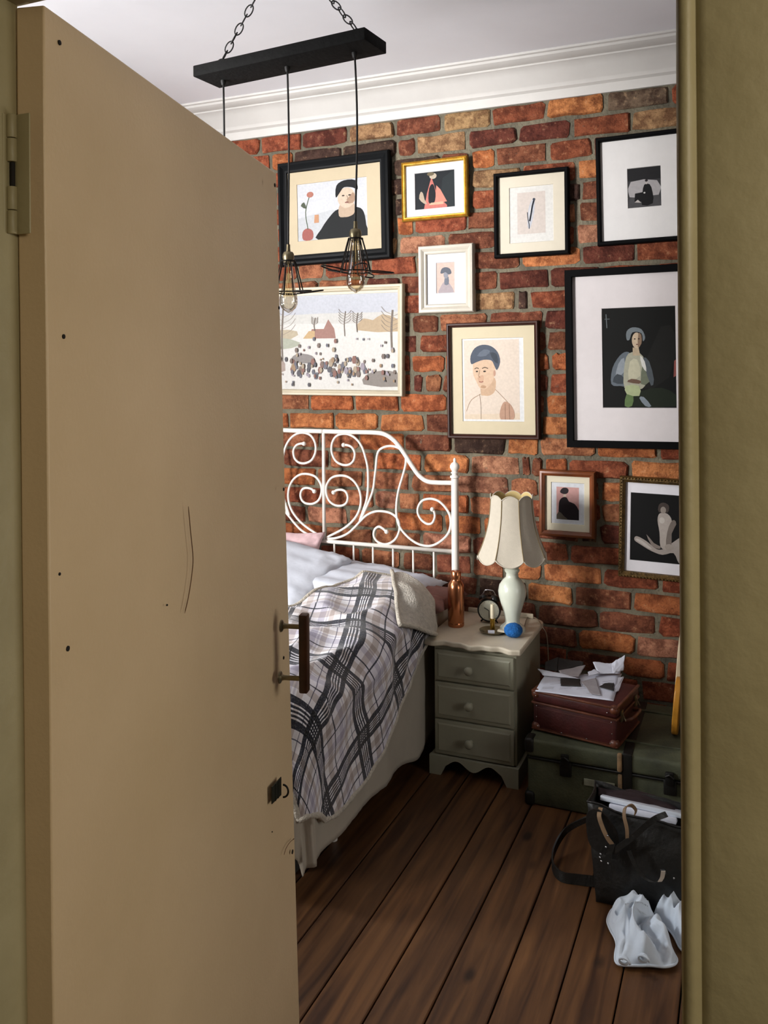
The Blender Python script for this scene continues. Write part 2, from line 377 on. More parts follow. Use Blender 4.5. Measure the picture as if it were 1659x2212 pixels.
WAX = mat('wax', 'd8cdb0', 0.5, var=0.05)
DKWOOD = mat('handle_wood', '4a2a14', 0.4, var=0.3, vscale=20)
CLOCKB = mat('clock_black', '12120f', 0.3, var=0.1)
CLOCKF = mat('clock_face', 'c9c9b8', 0.4, var=0.04)
def shade_mat():
    m = mat('shade_fabric', 'c6bdac', 0.9, var=0.03, vscale=60, bump=0.15, bscale=260)
    m.node_tree.nodes['Principled BSDF'].inputs['Subsurface Weight'].default_value = 0.0
    return m
SHADE = shade_mat(); SHADEI = mat('shade_lining', 'cdb67c', 0.85, var=0.06)
PIPE = mat('shade_piping', '8a7857', 0.8)

# ================================================================== ROOM
K = 3.70                      # brick wall
XL, XR = -3.95, 1.15          # side walls
YF = 0.84                     # bedroom face of the doorway wall
ZB = 2.745; ZC = 2.90         # underside of cornice, ceiling
DX0, DX1 = -0.8685, -0.047     # doorway
DTOP = 2.046

mb = MB(); mb.box((XL - 0.1, YF - 0.14, -0.08), (XR + 0.1, K + 0.15, -0.022)); mb.box((-1.35, -1.7, -0.08), (1.35, YF - 0.14, -0.022))
floor = struct(fix(link('floor', mb, mat('subfloor', '17110c', 0.9))))
sx = [-1.142, -1.0, -0.8586, -0.7213, -0.581, -0.442, -0.3035, -0.159, -0.018]
seams = sorted([sx[0] - 0.141 * i for i in range(1, 17)] + sx + [sx[-1] + 0.141 * i for i in range(1, 10)])
for a, b in zip(seams[:-1], seams[1:]):
    mb = MB(); j = rnd.uniform(-0.001, 0.001)
    mb.rbox((max(a, XL) + 0.0022, YF - 0.14, -0.022), (min(b, XR) - 0.0022, K - 0.01, j), 0.0025, 1)
    link('plank', mb, PLANK, floor, auto=40)
hf = []
for i in range(18):
    mb = MB(); mb.rbox((-1.25 + i * 0.14, -1.6, -0.022), (-1.25 + i * 0.14 + 0.136, YF - 0.145, 0), 0.002, 1); link('plank', mb, PLANK, floor, auto=40)

mb = MB(); mb.box((XL - 0.1, YF - 0.14, ZC), (XR + 0.1, K + 0.1, ZC + 0.1)); mb.box((-1.35, -1.7, ZC), (1.35, YF - 0.14, ZC + 0.1)); struct(fix(link('ceiling', mb, CEIL)))

# brick wall: mortar bed with real relief + individually placed bricks
mb = MB(); nx, nzz = 120, 90; G = []
for i in range(nzz + 1):
    row = []
    for j in range(nx + 1):
        x = XL - 0.05 + (XR - XL + 0.1) * j / nx; z = -0.02 + (ZC + 0.05) * i / nzz
        row.append((x, K + 0.004 * nz(x * 9, z * 9, 3) + 0.002 * nz(x * 31, z * 31, 5), z))
    G.append(row)
mb.grid(G); mb.box((XL - 0.05, K + 0.012, -0.02), (XR + 0.05, K + 0.14, ZC + 0.03))
wall_back = struct(link('wall_back', mb, MORTAR, smooth=False))
BC = {'o': 'b0683e', 'O': 'bf7a4a', 'r': '8f4e34', 'd': '653528', 'k': '49352b', 't': 'a5845c', 'p': 'aa6f4e', 'P': 'ae7a5e', 'm': '7d4a34', 'g': '6f5f4b'}
ROWS = [  # course number, joint pixels (course height read at the wall), brick tones between joints
 (8, [500, 600, 700, 800, 905, 1010, 1120, 1240, 1360, 1490], 'ddrkddkkk'),
 (7, [478, 567, 656, 756, 858, 960, 1065, 1183, 1312, 1450, 1560], 'ordtmtrOgkk'),
 (6, [490, 588, 637, 742, 861, 903, 1013, 1122, 1239, 1367, 1480], 'rokkmtddrtg'),
 (5, [560, 660, 755, 852, 955, 1019, 1072, 1187, 1286, 1400, 1500], 'rrkkmomrmmr'),
 (4, [600, 700, 800, 905, 1021, 1130, 1249, 1360, 1470], 'rkkdtrOmm'),
 (3, [560, 650, 750, 853, 930, 1020, 1145, 1257, 1375, 1500], 'rrrkmrkmrm'),
 (2, [600, 700, 800, 857, 898, 1013, 1130, 1250, 1370, 1500], 'rrrormpmdr'),
 (1, [570, 670, 770, 862, 965, 1075, 1170, 1246, 1360, 1480], 'rrtPmdrPm'),
 (0, [545, 645, 704, 800, 902, 1018, 1126, 1258, 1375, 1490], 'rprromOdrm'),
 (-1, [590, 690, 790, 868, 975, 1079, 1189, 1300, 1420], 'ppdmmddr'),
 (-2, [560, 650, 740, 830, 920, 1020, 1116, 1145, 1262, 1380], 'rrrrmtkrrr'),
 (-3, [600, 690, 790, 847, 890, 949, 1055, 1175, 1290, 1400], 'rrrkmpmdro'),
 (-4, [560, 655, 750, 850, 905, 1010, 1110, 1182, 1230, 1350], 'rrrdrpmmkr'),
 (-5, [590, 690, 785, 888, 962, 1070, 1190, 1240, 1350], 'rrrooootr'),
 (-6, [560, 660, 760, 840, 890, 917, 955, 1060, 1186, 1300], 'rrrrdpmmrr'),
 (-7, [571, 671, 765, 863, 965, 1070, 1178, 1290, 1400], 'pooommoorr'),
 (-8, [524, 625, 723, 818, 919, 1020, 1120, 1170, 1300, 1420], 'oOOOmoOOoo'),
 (-9, [600, 690, 776, 875, 977, 1094, 1163, 1288, 1420, 1530], 'ppomkOpoor'),
 (-10, [612, 712, 811, 912, 1015, 1124, 1145, 1175, 1226, 1358, 1480], 'mpoOPmmorOo'),
 (-11, [590, 684, 783, 885, 985, 1100, 1162, 1240, 1298, 1345, 1460], 'opppPpPrOor'),
 (-12, [605, 700, 808, 858, 909, 1012, 1120, 1200, 1296, 1400], 'rpPpoprrpo'),
 (-13, [560, 661, 750, 854, 957, 1040, 1150, 1250, 1292, 1400], 'mPpooomkdo'),
 (-14, [600, 700, 806, 910, 1018, 1120, 1228, 1345, 1450], 'oppPmrroro'),
 (-15, [690, 777, 866, 937, 1018, 1090, 1170, 1298, 1423, 1540], 'rpmmpOOrrm'),
 (-16, [750, 850, 937, 1030, 1136, 1237, 1363, 1480], 'rrmkOmoPP'),
 (-17, [740, 850, 950, 1050, 1159, 1290, 1416, 1530], 'rrmmmmOop'),
 (-18, [700, 800, 900, 1010, 1125, 1245, 1371, 1490], 'rrmrmoPPp'),
 (-19, [800, 900, 1000, 1100, 1220, 1340, 1434, 1540], 'rrrrmoPPp'),
]
Z0, CH = 2.056, 0.0911
def brick_mesh(mb_, x0, x1, z0, z1, R):
    """one rough brick, front proud of the mortar: 12-point worn outline, bevel ring and face"""
    w = x1 - x0; h = z1 - z0; cx = (x0 + x1) / 2; cz = (z0 + z1) / 2
    pr = R.uniform(0.006, 0.013); rr = min(0.011, w * 0.2) * R.uniform(0.25, 1.3); tilt = R.uniform(-0.003, 0.003); tw = R.uniform(-0.002, 0.002)
    o = []
    hw, hh = w / 2, h / 2
    base = [(-hw + rr, -hh), (-hw * .33, -hh), (hw * .33, -hh), (hw - rr, -hh), (hw, -hh + rr), (hw, hh - rr), (hw - rr, hh), (hw * .33, hh), (-hw * .33, hh), (-hw + rr, hh), (-hw, hh - rr), (-hw, -hh + rr)]
    for x, z in base: o.append((x + R.uniform(-.005, .005), z + R.uniform(-.0038, .0038)))
    n = len(o); V = []; ins = 0.006
    for x, z in o: V.append((cx + x, K + 0.012, cz + z))
    for x, z in o: V.append((cx + x, K - pr * 0.45, cz + z))
    for x, z in o:
        k = 1 - ins / max(hh, 0.01); kx = 1 - ins / max(hw, 0.01)
        V.append((cx + x * kx, K - pr + tilt * x / hw + tw * z / hh + R.uniform(-.001, .001), cz + z * k))
    Fc = [(i, (i + 1) % n, n + (i + 1) % n, n + i) for i in range(n)] + [(n + i, n + (i + 1) % n, 2 * n + (i + 1) % n, 2 * n + i) for i in range(n)] + [tuple(range(2 * n, 3 * n))]
    mb_.add(V, Fc)
R = random.Random(5)
rest = MB(); nb = 0
def wallX(px, z):
    lo, hi = XL - 2, XR + 2
    # pixel -> X on the wall at height z
    r = (px - CX) / F
    return K * (math.cos(YAW) * r - math.sin(YAW)) / (math.cos(YAW) + math.sin(YAW) * r)
done = {r[0]: r for r in ROWS}
for n in range(-22, 9):
    z = Z0 + CH * n; z0 = z - CH / 2 + 0.0078; z1 = z + CH / 2 - 0.0078
    if n == 8: z1 = min(z1, ZB + 0.03)
    if z1 < 0.03: continue
    if z0 < 0: z0 = 0
    if n in done:
        js = [wallX(p, z) for p in done[n][1]]; cols = done[n][2]
    else:
        s0 = -2.3 + (0.118 if n % 2 else 0); js = [s0 + 0.236 * i for i in range(10)]; cols = ''
    left = []; x = js[0]
    while x > XL + 0.05: left.append(x); x -= 0.236
    lst = [(max(a - 0.236, XL), a, None) for a in left]
    lst += [(a, b, cols[i] if i < len(cols) else None) for i, (a, b) in enumerate(zip(js[:-1], js[1:]))]
    x = js[-1]
    while x < XR - 0.02: lst.append((x, min(x + 0.236, XR), None)); x += 0.236
    for a, b, c in lst:
        jw = R.uniform(0.0065, 0.0105)
        if b - a < 0.03: continue
        vis = a > -2.35 and b < -0.16 and n >= -19
        if vis:
            one = MB(); brick_mesh(one, a + jw, b - jw, z0 + R.uniform(-.002, .002), z1 + R.uniform(-.002, .002), R)
            ob = link('brick', one, BRICK, wall_back, auto=35); nb += 1
            hx = srgb(BC[c or R.choice('orpmdr')]); v = R.uniform(0.85, 1.12)
            ob.color = (hx[0] * v, hx[1] * v * R.uniform(.94, 1.04), hx[2] * v, 1)
        else: brick_mesh(rest, a + jw, b - jw, z0, z1, R)
ob = link('brick', rest, BRICK, wall_back, auto=35); ob['kind'] = 'stuff'; ob.color = srgb('9a5236')
print('bricks', nb)

# cornice: stepped run of plaster
prof = [(0.000, -0.010), (0.012, -0.010), (0.014, 0.000), (0.020, 0.020), (0.020, 0.026), (0.034, 0.034), (0.040, 0.046), (0.043, 0.050), (0.058, 0.062), (0.080, 0.092), (0.104, 0.112), (0.110, 0.114), (0.110, 0.121), (0.135, 0.124), (0.152, 0.134), (0.156, 0.143), (0.165, 0.146), (0.165, 0.160), (0, 0.160)]
def run(prof, axis, at, lo, hi, sgn):
    m = MB(); n = len(prof); st = 14
    for k in range(st):
        a = lo + (hi - lo) * k / st; b = lo + (hi - lo) * (k + 1) / st
        V = []
        for t in (a, b):
            for d, z in prof:
                w_ = 0.0015 * nz(t * 2.3, z * 40)
                V.append((t, at + sgn * (d + w_), ZB + z) if axis == 'X' else (at + sgn * (d + w_), t, ZB + z))
        m.add(V, [(i, (i + 1) % n, n + (i + 1) % n, n + i) for i in range(n)])
    return m
struct(fix(link('trim_1', run(prof, 'X', K, XL, XR, -1), CORN, auto=30)))
struct(fix(link('trim_2', run(prof, 'Y', XL, YF, K - 0.166, 1), CORN, auto=30)))
struct(fix(link('trim_3', run(prof, 'Y', XR, YF, K - 0.166, -1), CORN, auto=30)))

def wall_with_hole(name, m, axis, at0, at1, lo, hi, ztop, holes):
    """wall slab along an axis with rectangular holes (a0,a1,z0,z1)"""
    mb = MB(); cuts = sorted({lo, hi} | {h[0] for h in holes} | {h[1] for h in holes})
    for a, b in zip(cuts[:-1], cuts[1:]):
        zs = [0.0]; hs = sorted([h for h in holes if h[0] <= a + 1e-6 and h[1] >= b - 1e-6], key=lambda h: h[2])
        segs = []; z = -0.02
        for h in hs: segs.append((z, h[2])); z = h[3]
        segs.append((z, ztop))
        for s0, s1 in segs:
            if s1 - s0 < 1e-4: continue
            mb.box((a, at0, s0), (b, at1, s1)) if axis == 'X' else mb.box((at0, a, s0), (at1, b, s1))
    return struct(fix(link(name, mb, m)))
WF = (-3.60, -2.35, 0.85, 2.55)   # front window (x0,x1,z0,z1)
WLF = (0.95, 1.85, 0.85, 2.70)    # left window (y0,y1,z0,z1)
wall_with_hole('wall_front', WALLW, 'X', YF - 0.14, YF, XL, XR, ZC, [WF, (DX0 - 0.03, DX1 + 0.03, -0.02, DTOP + 0.03)])
wall_with_hole('wall_left', WALLW, 'Y', XL - 0.12, XL, YF - 0.14, K + 0.1, ZC, [WLF])
WRT = (1.25, 2.25, 0.45, 1.95)  # unseen opening in the right wall, added for the door fill light
wall_with_hole('wall_right', WALLW, 'Y', XR, XR + 0.1, YF - 0.14, K + 0.1, ZC, [WRT])
# hall
wall_with_hole('wall_hall_left', HALLW, 'Y', -1.35, -1.25, -1.7, YF - 0.14, ZC, [])
wall_with_hole('wall_hall_right', HALLW, 'Y', 1.25, 1.35, -1.7, YF - 0.14, ZC, [])
wall_with_hole('wall_hall_back', HALLW, 'X', -1.7, -1.6, -1.35, 1.35, ZC, [])
wall_with_hole('wall_hall_front', FRAMEP, 'X', YF - 0.150, YF - 0.1401, -1.25, 1.25, ZC, [(DX0 - 0.03, DX1 + 0.03, -0.02, DTOP + 0.03)])

def window(n, axis, a0, a1, z0, z1, at, depth):
    def B(m, p0, p1, q0, q1, r0, r1):
        return m.box((p0, r0, q0), (p1, r1, q1)) if axis == 'X' else m.box((r0, p0, q0), (r1, p1, q1))
    f = MB(); t = 0.05
    B(f, a0, a0 + t, z0, z1, at, at + depth); B(f, a1 - t, a1, z0, z1, at, at + depth); B(f, a0 + t, a1 - t, z0, z0 + t, at, at + depth); B(f, a0 + t, a1 - t, z1 - t, z1, at, at + depth)
    w = struct(fix(link('window_%d' % n, f, WHITEM)))
    zm = (z0 + z1) / 2
    s = MB(); B(s, a0 + t, a1 - t, zm - 0.02, zm + 0.02, at + 0.02, at + 0.05); fix(link('meeting_rail', s, WHITEM, w))
    s = MB(); B(s, (a0 + a1) / 2 - 0.012, (a0 + a1) / 2 + 0.012, z0 + t, zm - 0.02, at + 0.02, at + 0.05); fix(link('glazing_bar', s, WHITEM, w))
    s = MB(); B(s, (a0 + a1) / 2 - 0.012, (a0 + a1) / 2 + 0.012, zm + 0.02, z1 - t, at + 0.02, at + 0.05); fix(link('glazing_bar', s, WHITEM, w))
    for p0, p1 in ((a0 + t, (a0 + a1) / 2 - 0.012), ((a0 + a1) / 2 + 0.012, a1 - t)):
        for q0, q1 in ((z0 + t, zm - 0.02), (zm + 0.02, z1 - t)):
            g = MB(); B(g, p0, p1, q0, q1, at + 0.033, at + 0.037); fix(link('pane', g, GLASS, w))
window(1, 'X', *WF, YF - 0.10, 0.07)
window(2, 'Y', *WLF, XL - 0.09, 0.07)
window(3, 'Y', *WRT, XR + 0.02, 0.07)  # added window, made up to go with the right-hand fill light

# doorway lining and casings
cw = MB()
cw.prism([(DX0 - 0.035, YF - 0.15, 0), (DX0 + 0.018, YF - 0.15, 0), (DX0 + 0.001, YF - 0.15, DTOP), (DX0 - 0.035, YF - 0.15, DTOP)], (0, 0.149, 0))
lin = struct(fix(link('trim_4', cw, FRAMEP, auto=40)))
cw = MB(); cw.rbox((DX0 - 0.035, YF - 0.155, DTOP), (DX1 + 0.035, YF + 0.004, DTOP + 0.03), 0.003, 2); struct(link('trim_5', cw, FRAMEP, auto=40))
cw = MB(); cw.rbox((DX1 + 0.004, YF - 0.15, 0), (DX1 + 0.035, YF + 0.004, DTOP), 0.004, 2); struct(link('trim_6', cw, FRAMEP, auto=40))
# hall-side architrave on the right: bead, groove, flat board
Yc = 0.68
def architrave(x0, sgn, name):
    pr = [(0, 0.03), (0, 0.006), (0.002, 0.002), (0.006, 0.0), (0.010, 0.001), (0.0125, 0.005), (0.0145, 0.007), (0.018, 0.004), (0.022, 0.003), (0.11, 0.003), (0.115, 0.006), (0.118, 0.03)]
    m = MB(); st = 40; n = len(pr); V = []
    for k in range(st + 1):
        z = DTOP + 0.09 * 0 + (2.14) * k / st * 1.0 if False else 2.15 * k / st
        for d, y in pr:
            V.append((x0 + sgn * (d + 0.0006 * nz(z * 6, d * 90)), Yc + y + 0.0006 * nz(z * 5, d * 60, 4), z))
    F_ = [(k * n + i, k * n + (i + 1) % n, (k + 1) * n + (i + 1) % n, (k + 1) * n + i) for k in range(st) for i in range(n)]
    F_ += [tuple(range(n)), tuple(st * n + i for i in range(n))]
    m.add(V, F_); return struct(fix(link(name, m, FRAMEP, auto=60)))
architrave(-0.0473, 1, 'trim_7')
architrave(DX0 - 0.012, -1, 'trim_8')
cw = MB(); cw.rbox((DX0 - 0.13, Yc + 0.002, DTOP + 0.03), (DX1 + 0.12, Yc + 0.03, DTOP + 0.14), 0.004, 2); struct(link('trim_9', cw, FRAMEP, auto=40))

# ------------------------------------------------------------------ the open door
dn = Vector((0.977, 0.21, 0)).normalized()          # normal of the visible face
Ptop = PD(95, 10, 1.096); Pbot = PD(128, 3433, 1.096); Pbot.z = 0.012
Ftop = PD(597, 374, 2.04); Fbot = PD(647.5, 2214, 2.04); Fbot.z = 0.012
m = MB(); nu, nv = 10, 24; T = -dn * 0.040
def dface(u, v, off=0.0):
    a = Pbot.lerp(Ptop, v); b = Fbot.lerp(Ftop, v); p = a.lerp(b, u)
    return p + dn * (0.0012 * nz(u * 3, v * 5) + off)
G = [[dface(j / nu, i / nv) for j in range(nu + 1)] for i in range(nv + 1)]
m.grid(G)
Gb = [[dface(j / nu, i / nv) + T for j in range(nu + 1)] for i in range(nv + 1)]
m.grid(Gb)
def idx(i, j, s=0): return s * (nu + 1) * (nv + 1) + i * (nu + 1) + j
for i in range(nv):
    for j in (0, nu): m.f.append((idx(i, j), idx(i + 1, j), idx(i + 1, j, 1), idx(i, j, 1))); m.mi.append(0)
for j in range(nu):
    for i in (0, nv): m.f.append((idx(i, j), idx(i, j + 1), idx(i, j + 1, 1), idx(i, j, 1))); m.mi.append(0)
door = struct(fix(link('door_1', m, DOORP, auto=40)))
bv = door.modifiers.new('b', 'BEVEL'); bv.width = 0.0025; bv.segments = 2; bv.limit_method = 'ANGLE'; bv.angle_limit = 1.0
def on_door(px, py):
    """point of the door face seen at a pixel"""
    a = Pbot; n_ = (Fbot - Pbot).cross(Ptop - Pbot).normalized(); r = ray(px, py); o = Vector((0, 0, CAMZ))
    return o + r * ((a - o).dot(n_) / r.dot(n_))
dd = (Ftop - Ptop); dd.z = 0; dd.normalize()
SCREW = mat('nail_hole', '17110b', 0.8)
for px, py, rr in ((129, 92, .0035), (138, 727, .0032), (147, 1401, .0038), (594, 400, .0045), (603, 665, .004), (613, 1057, .004), (361, 1307, .0018), (129, 1240, .0022), (613, 1421, .004), (632, 1840, .005), (588, 1797, .0014)):
    c = on_door(px, py); M = Matrix((dd, Vector((0, 0, 1)), dn)).transposed()
    q = MB(); q.lathe([(0.0005, -0.001), (rr, -0.001), (rr, 0.0006), (rr * .6, 0.0012), (0.0004, 0.0012)], c, 8, M=M); fix(link('screw_head', q, SCREW, door))
# long scratch and small scuffs
sc1 = catmull([on_door(*p) + dn * 0.0008 for p in ((406, 1094), (411, 1150), (416, 1205), (413, 1245), (406, 1290), (398, 1325))], 5)
q = MB(); q.tube(sc1, [0.0005] + [0.0009] * (len(sc1) - 2) + [0.0003], 5); link('scratch', q, mat('scratch_brown', '6b4a2c', 0.8), door)
sc1 = catmull([on_door(*p) + dn * 0.0008 for p in ((634, 1812), (625, 1820), (617, 1833), (613, 1846))], 4)
q = MB(); q.tube(sc1, [0.0014] + [0.0007] * (len(sc1) - 1), 5); link('scratch', q, MATS['scratch_brown'], door)
# handle: wooden bar on two brass posts
h1 = on_door(607, 1352); h2 = on_door(604, 1463)
HB = []
for c in (h1, h2):
    M = Matrix((dd, Vector((0, 0, 1)), dn)).transposed()
    q = MB(); q.lathe([(0.001, 0), (0.014, 0), (0.013, 0.003), (0.007, 0.006), (0.0055, 0.012), (0.0055, 0.046), (0.007, 0.048)], c, 16, M=M)
    link('handle_post', q, BRASSA, door, auto=40)
    HB.append(c + dn * 0.055)
z0, z1 = HB[1].z - 0.032, HB[0].z + 0.032
cen = (HB[0] + HB[1]) / 2
q = MB(); M = Matrix.Translation((cen.x, cen.y, 0)) @ Matrix((dd, dn, Vector((0, 0, 1)))).transposed().to_4x4()
q.rbox((-0.013, -0.009, z0), (0.013, 0.011, z1), 0.004, 2, M=M); link('handle_bar', q, DKWOOD, door, auto=40)
# hasp plate with ring
pl = [on_door(*p) for p in ((586, 1700), (606, 1678), (606, 1717), (586, 1737))]
q = MB(); q.prism([p for p in pl], dn * 0.002); 
for k in (0.35, 0.65):
    a = pl[0].lerp(pl[1], k) + dn * 0.0025; b = pl[3].lerp(pl[2], k) + dn * 0.0025; q.tube([a, b], 0.0013, 6)
hp = fix(link('hasp_plate', q, mat('hasp_iron', '2a2c22', 0.5, 0.3), door))
rc = on_door(606, 1708) + dn * 0.006
q = MB(); q.tube([rc + dn * (0.012 * math.sin(a)) + Vector((0, 0, 0.014 * math.cos(a))) for a in [PI * k / 12 for k in range(13)]], 0.0022, 8); link('hasp_ring', q, DIRON, hp, smooth=True)
# top hinge on the hinge edge: leaf on the door edge, five knuckles, leaf on the lining
pin = Ptop + T * 0.93; zt = PD(40, 250, 1.1).z; zb = PD(40, 508, 1.1).z; pin = Vector((pin.x, pin.y - 0.006, 0))
hz = MB(); hz.rbox((pin.x - 0.002, pin.y - 0.002, zb), (pin.x + 0.026, pin.y + 0.001, zt), 0.0015, 2)
hinge = link('hinge', hz, FRAMEP, door, auto=40)
n = 5
for k in range(n):
    a = zb + (zt - zb) * k / n; b = zb + (zt - zb) * (k + 1) / n
    q = MB(); q.lathe([(0.0015, a + .0006), (0.0062, a + .0006), (0.0068, a + .002), (0.0068, b - .002), (0.0062, b - .0006), (0.0015, b - .0006)], (pin.x - 0.001, pin.y - 0.004, 0), 14)
    if k == 2: q = MB(); q.lathe([(0.001, a), (0.0035, a), (0.0035, b), (0.001, b)], (pin.x - 0.001, pin.y - 0.003, 0), 10)
    link('knuckle', q, FRAMEP if k != 2 else SCREW, hinge, auto=40)
q = MB(); q.rbox((pin.x - 0.020, pin.y - 0.016, zb), (pin.x - 0.004, pin.y - 0.006, zt), 0.002, 2); link('hinge_leaf', q, FRAMEP, hinge, auto=40)

# skirting boards
for nm, lo, hi in (('baseboard_left', (XL, YF, 0), (XL + 0.02, K - 0.02, 0.14)), ('baseboard_right', (XR - 0.02, YF, 0), (XR, K - 0.02, 0.14))):
    q = MB(); q.rbox(lo, hi, 0.006, 2); struct(link(nm, q, WALLW, auto=40))

# ================================================================== PICTURES
def poly_patch(m, cols, pts, col, to, lift, smooth=0):
    P = [Vector((x, y, 0)) for x, y in pts]
    if smooth: P = catmull(P, smooth, True)
    P = [Vector((min(max(p.x, 0), 1), min(max(p.y, 0), 1), 0)) for p in P]
    n0 = len(m.f); m.add([to(p.x, p.y, lift) for p in P], [tuple(range(len(P)))]); cols.append(srgb(col))
    return m
def picture(name, label, corners, profile, fmat, mats_, art, matcol='e6dcc8', Yw=3.668, shadow_gap=0.012, cat='picture', mat2=None, hang=False, beads=False):
    """corners: outer frame corners TL, TR, BR, BL in pixels on the frame's front plane; mats_: list of pixel quads for the print rectangle"""
    C = [PY(px, py, Yw) for px, py in corners]
    cen = sum(C, Vector()) / 4
    W_ = ((C[1] - C[0]).length + (C[2] - C[3]).length) / 2; H_ = ((C[0] - C[3]).length + (C[1] - C[2]).length) / 2
    ux = ((C[1] - C[0]) + (C[2] - C[3])); a1 = math.atan2(ux.z, ux.x)
    uy = ((C[0] - C[3]) + (C[1] - C[2])); a2 = math.atan2(-uy.x, uy.z)
    ang = (a1 + a2) / 2
    ex = Vector((math.cos(ang), 0, math.sin(ang))); ez = Vector((-math.sin(ang), 0, math.cos(ang))); ey = Vector((0, -1, 0))
    def L3(x, z, y=0.0): return cen + ex * x + ez * z + ey * y
    def loc(p):
        q = PY(p[0], p[1], Yw + 0.006) - cen; return q.dot(ex), q.dot(ez)
    base = L3(0, -H_ / 2, 0)
    t = thing(name, label, cat, (base.x, Yw + 0.01, base.z), 'framed pictures on the brick wall')
    # frame: mitred sweep of a moulding profile (inset from outer edge, height towards the room)
    m = MB(); n = len(profile); cs = [(-1, 1), (1, 1), (1, -1), (-1, -1)]
    V = [L3(sx_ * (W_ / 2 - d), sz_ * (H_ / 2 - d), h) for sx_, sz_ in cs for d, h in profile]
    Fc = [(k * n + i, k * n + i + 1, ((k + 1) % 4) * n + i + 1, ((k + 1) % 4) * n + i) for k in range(4) for i in range(n - 1)]
    m.add(V, Fc); fr = fix(link('frame', m, fmat, t, auto=30))
    ins = profile[-1][0]
    if beads:
        q = MB(); st = 0.0125
        for k in range(4):
            a = Vector(cs[k]); b = Vector(cs[(k + 1) % 4]); A = L3(a.x * (W_ / 2 - .006), a.y * (H_ / 2 - .006), .016); B = L3(b.x * (W_ / 2 - .006), b.y * (H_ / 2 - .006), .016)
            nn = int((B - A).length / st)
            for i in range(nn):
                c = A.lerp(B, (i + .5) / nn); bm = bmesh.new(); bmesh.ops.create_icosphere(bm, subdivisions=1, radius=.0042)
                for v in bm.verts: v.co += c
                q.addbm(bm)
        o = link('beading', q, fmat, fr, smooth=True); o['kind'] = 'stuff'
    # backing, mount with a bevelled window, print
    m = MB(); w2 = W_ / 2 - ins + 0.004; h2 = H_ / 2 - ins + 0.004
    A = [L3(-w2, -h2, -shadow_gap), L3(w2, -h2, -shadow_gap), L3(w2, h2, -shadow_gap), L3(-w2, h2, -shadow_gap)]
    m.prism(A, (0, -0.004, 0)); fix(link('backing', m, mat('backing_board', '5a4630', .9), t))
    q = [loc(p) for p in mats_]
    x0 = (q[0][0] + q[3][0]) / 2; x1 = (q[1][0] + q[2][0]) / 2; z1_ = (q[0][1] + q[1][1]) / 2; z0_ = (q[2][1] + q[3][1]) / 2
    mw = MB(); yb = -0.004
    o_ = [(-w2, -h2), (w2, -h2), (w2, h2), (-w2, h2)]
    if mat2:
        qq = [loc(p) for p in mat2]; X0 = (qq[0][0] + qq[3][0]) / 2; X1 = (qq[1][0] + qq[2][0]) / 2; Z1 = (qq[0][1] + qq[1][1]) / 2; Z0_ = (qq[2][1] + qq[3][1]) / 2
        i_ = [(X0, Z0_), (X1, Z0_), (X1, Z1), (X0, Z1)]
    else: i_ = [(x0, z0_), (x1, z0_), (x1, z1_), (x0, z1_)]
    b_ = [(i_[k][0] + (0.0015 if k in (0, 3) else -0.0015), i_[k][1] + (0.0015 if k < 2 else -0.0015)) for k in range(4)]
    V = [L3(x, z, yb) for x, z in o_] + [L3(x, z, yb) for x, z in i_] + [L3(x, z, yb - 0.003) for x, z in b_]
    mw.add(V, [(k, (k + 1) % 4, 4 + (k + 1) % 4, 4 + k) for k in range(4)] + [(4 + k, 4 + (k + 1) % 4, 8 + (k + 1) % 4, 8 + k) for k in range(4)])
    fix(link('mount', mw, mat('mount_' + matcol, matcol, .85, var=.02, vscale=20), t))
    m = MB(); cols = []
    if mat2:
        m.add([L3(b_[0][0], b_[0][1], yb - .0032), L3(b_[1][0], b_[1][1], yb - .0032), L3(b_[2][0], b_[2][1], yb - .0032), L3(b_[3][0], b_[3][1], yb - .0032)], [(0, 1, 2, 3)]); cols.append(srgb(art[0]))
    dw, dh = x1 - x0, z1_ - z0_
    to = lambda u, v, l: L3(x0 + u * dw, z0_ + v * dh, yb - .0030 + l)
    m.add([to(0, 0, 0), to(1, 0, 0), to(1, 1, 0), to(0, 1, 0)], [(0, 1, 2, 3)]); cols.append(srgb(art[1]))
    lift = 0.0
    for it in art[2]:
        lift += 0.000045
        if it[0] == 'l':   # line
            pts = [Vector((p[0], p[1], 0)) for p in it[2]]; w_ = it[3]
            pts = catmull(pts, 5) if len(pts) > 2 else pts
            for i in range(len(pts) - 1):
                d = (pts[i + 1] - pts[i]); nn = Vector((-d.y, d.x, 0)); nn = nn.normalized() * w_ if nn.length > 1e-9 else nn
                m.add([to(*(pts[i] + nn).xy, lift), to(*(pts[i] - nn).xy, lift), to(*(pts[i + 1] - nn).xy, lift), to(*(pts[i + 1] + nn).xy, lift)], [(0, 1, 2, 3)]); cols.append(srgb(it[1]))
        else: poly_patch(m, cols, it[2], it[1], to, lift, it[3] if len(it) > 3 else 0)
    o = link('print', m, PRINT, t)
    ca = o.data.color_attributes.new('Col', 'FLOAT_COLOR', 'CORNER')
    k = 0
    for p, c in zip(o.data.polygons, cols):
        for li in p.loop_indices: ca.data[li].color = c
    if hang:
        q = MB(); top = L3(0, H_ / 2, 0)
        q.tube([L3(-.03, H_ / 2 - .004, -.004), L3(0, H_ / 2 + .016, -.006), L3(.03, H_ / 2 - .004, -.004)], 0.0007, 5)
        q.tube([L3(-.004, H_ / 2 + .02, -.012), L3(0, H_ / 2 + .014, .002)], 0.0012, 6)
        link('hanging_wire', q, BRASSA, t)
    return t
P_, L_ = 'p', 'l'
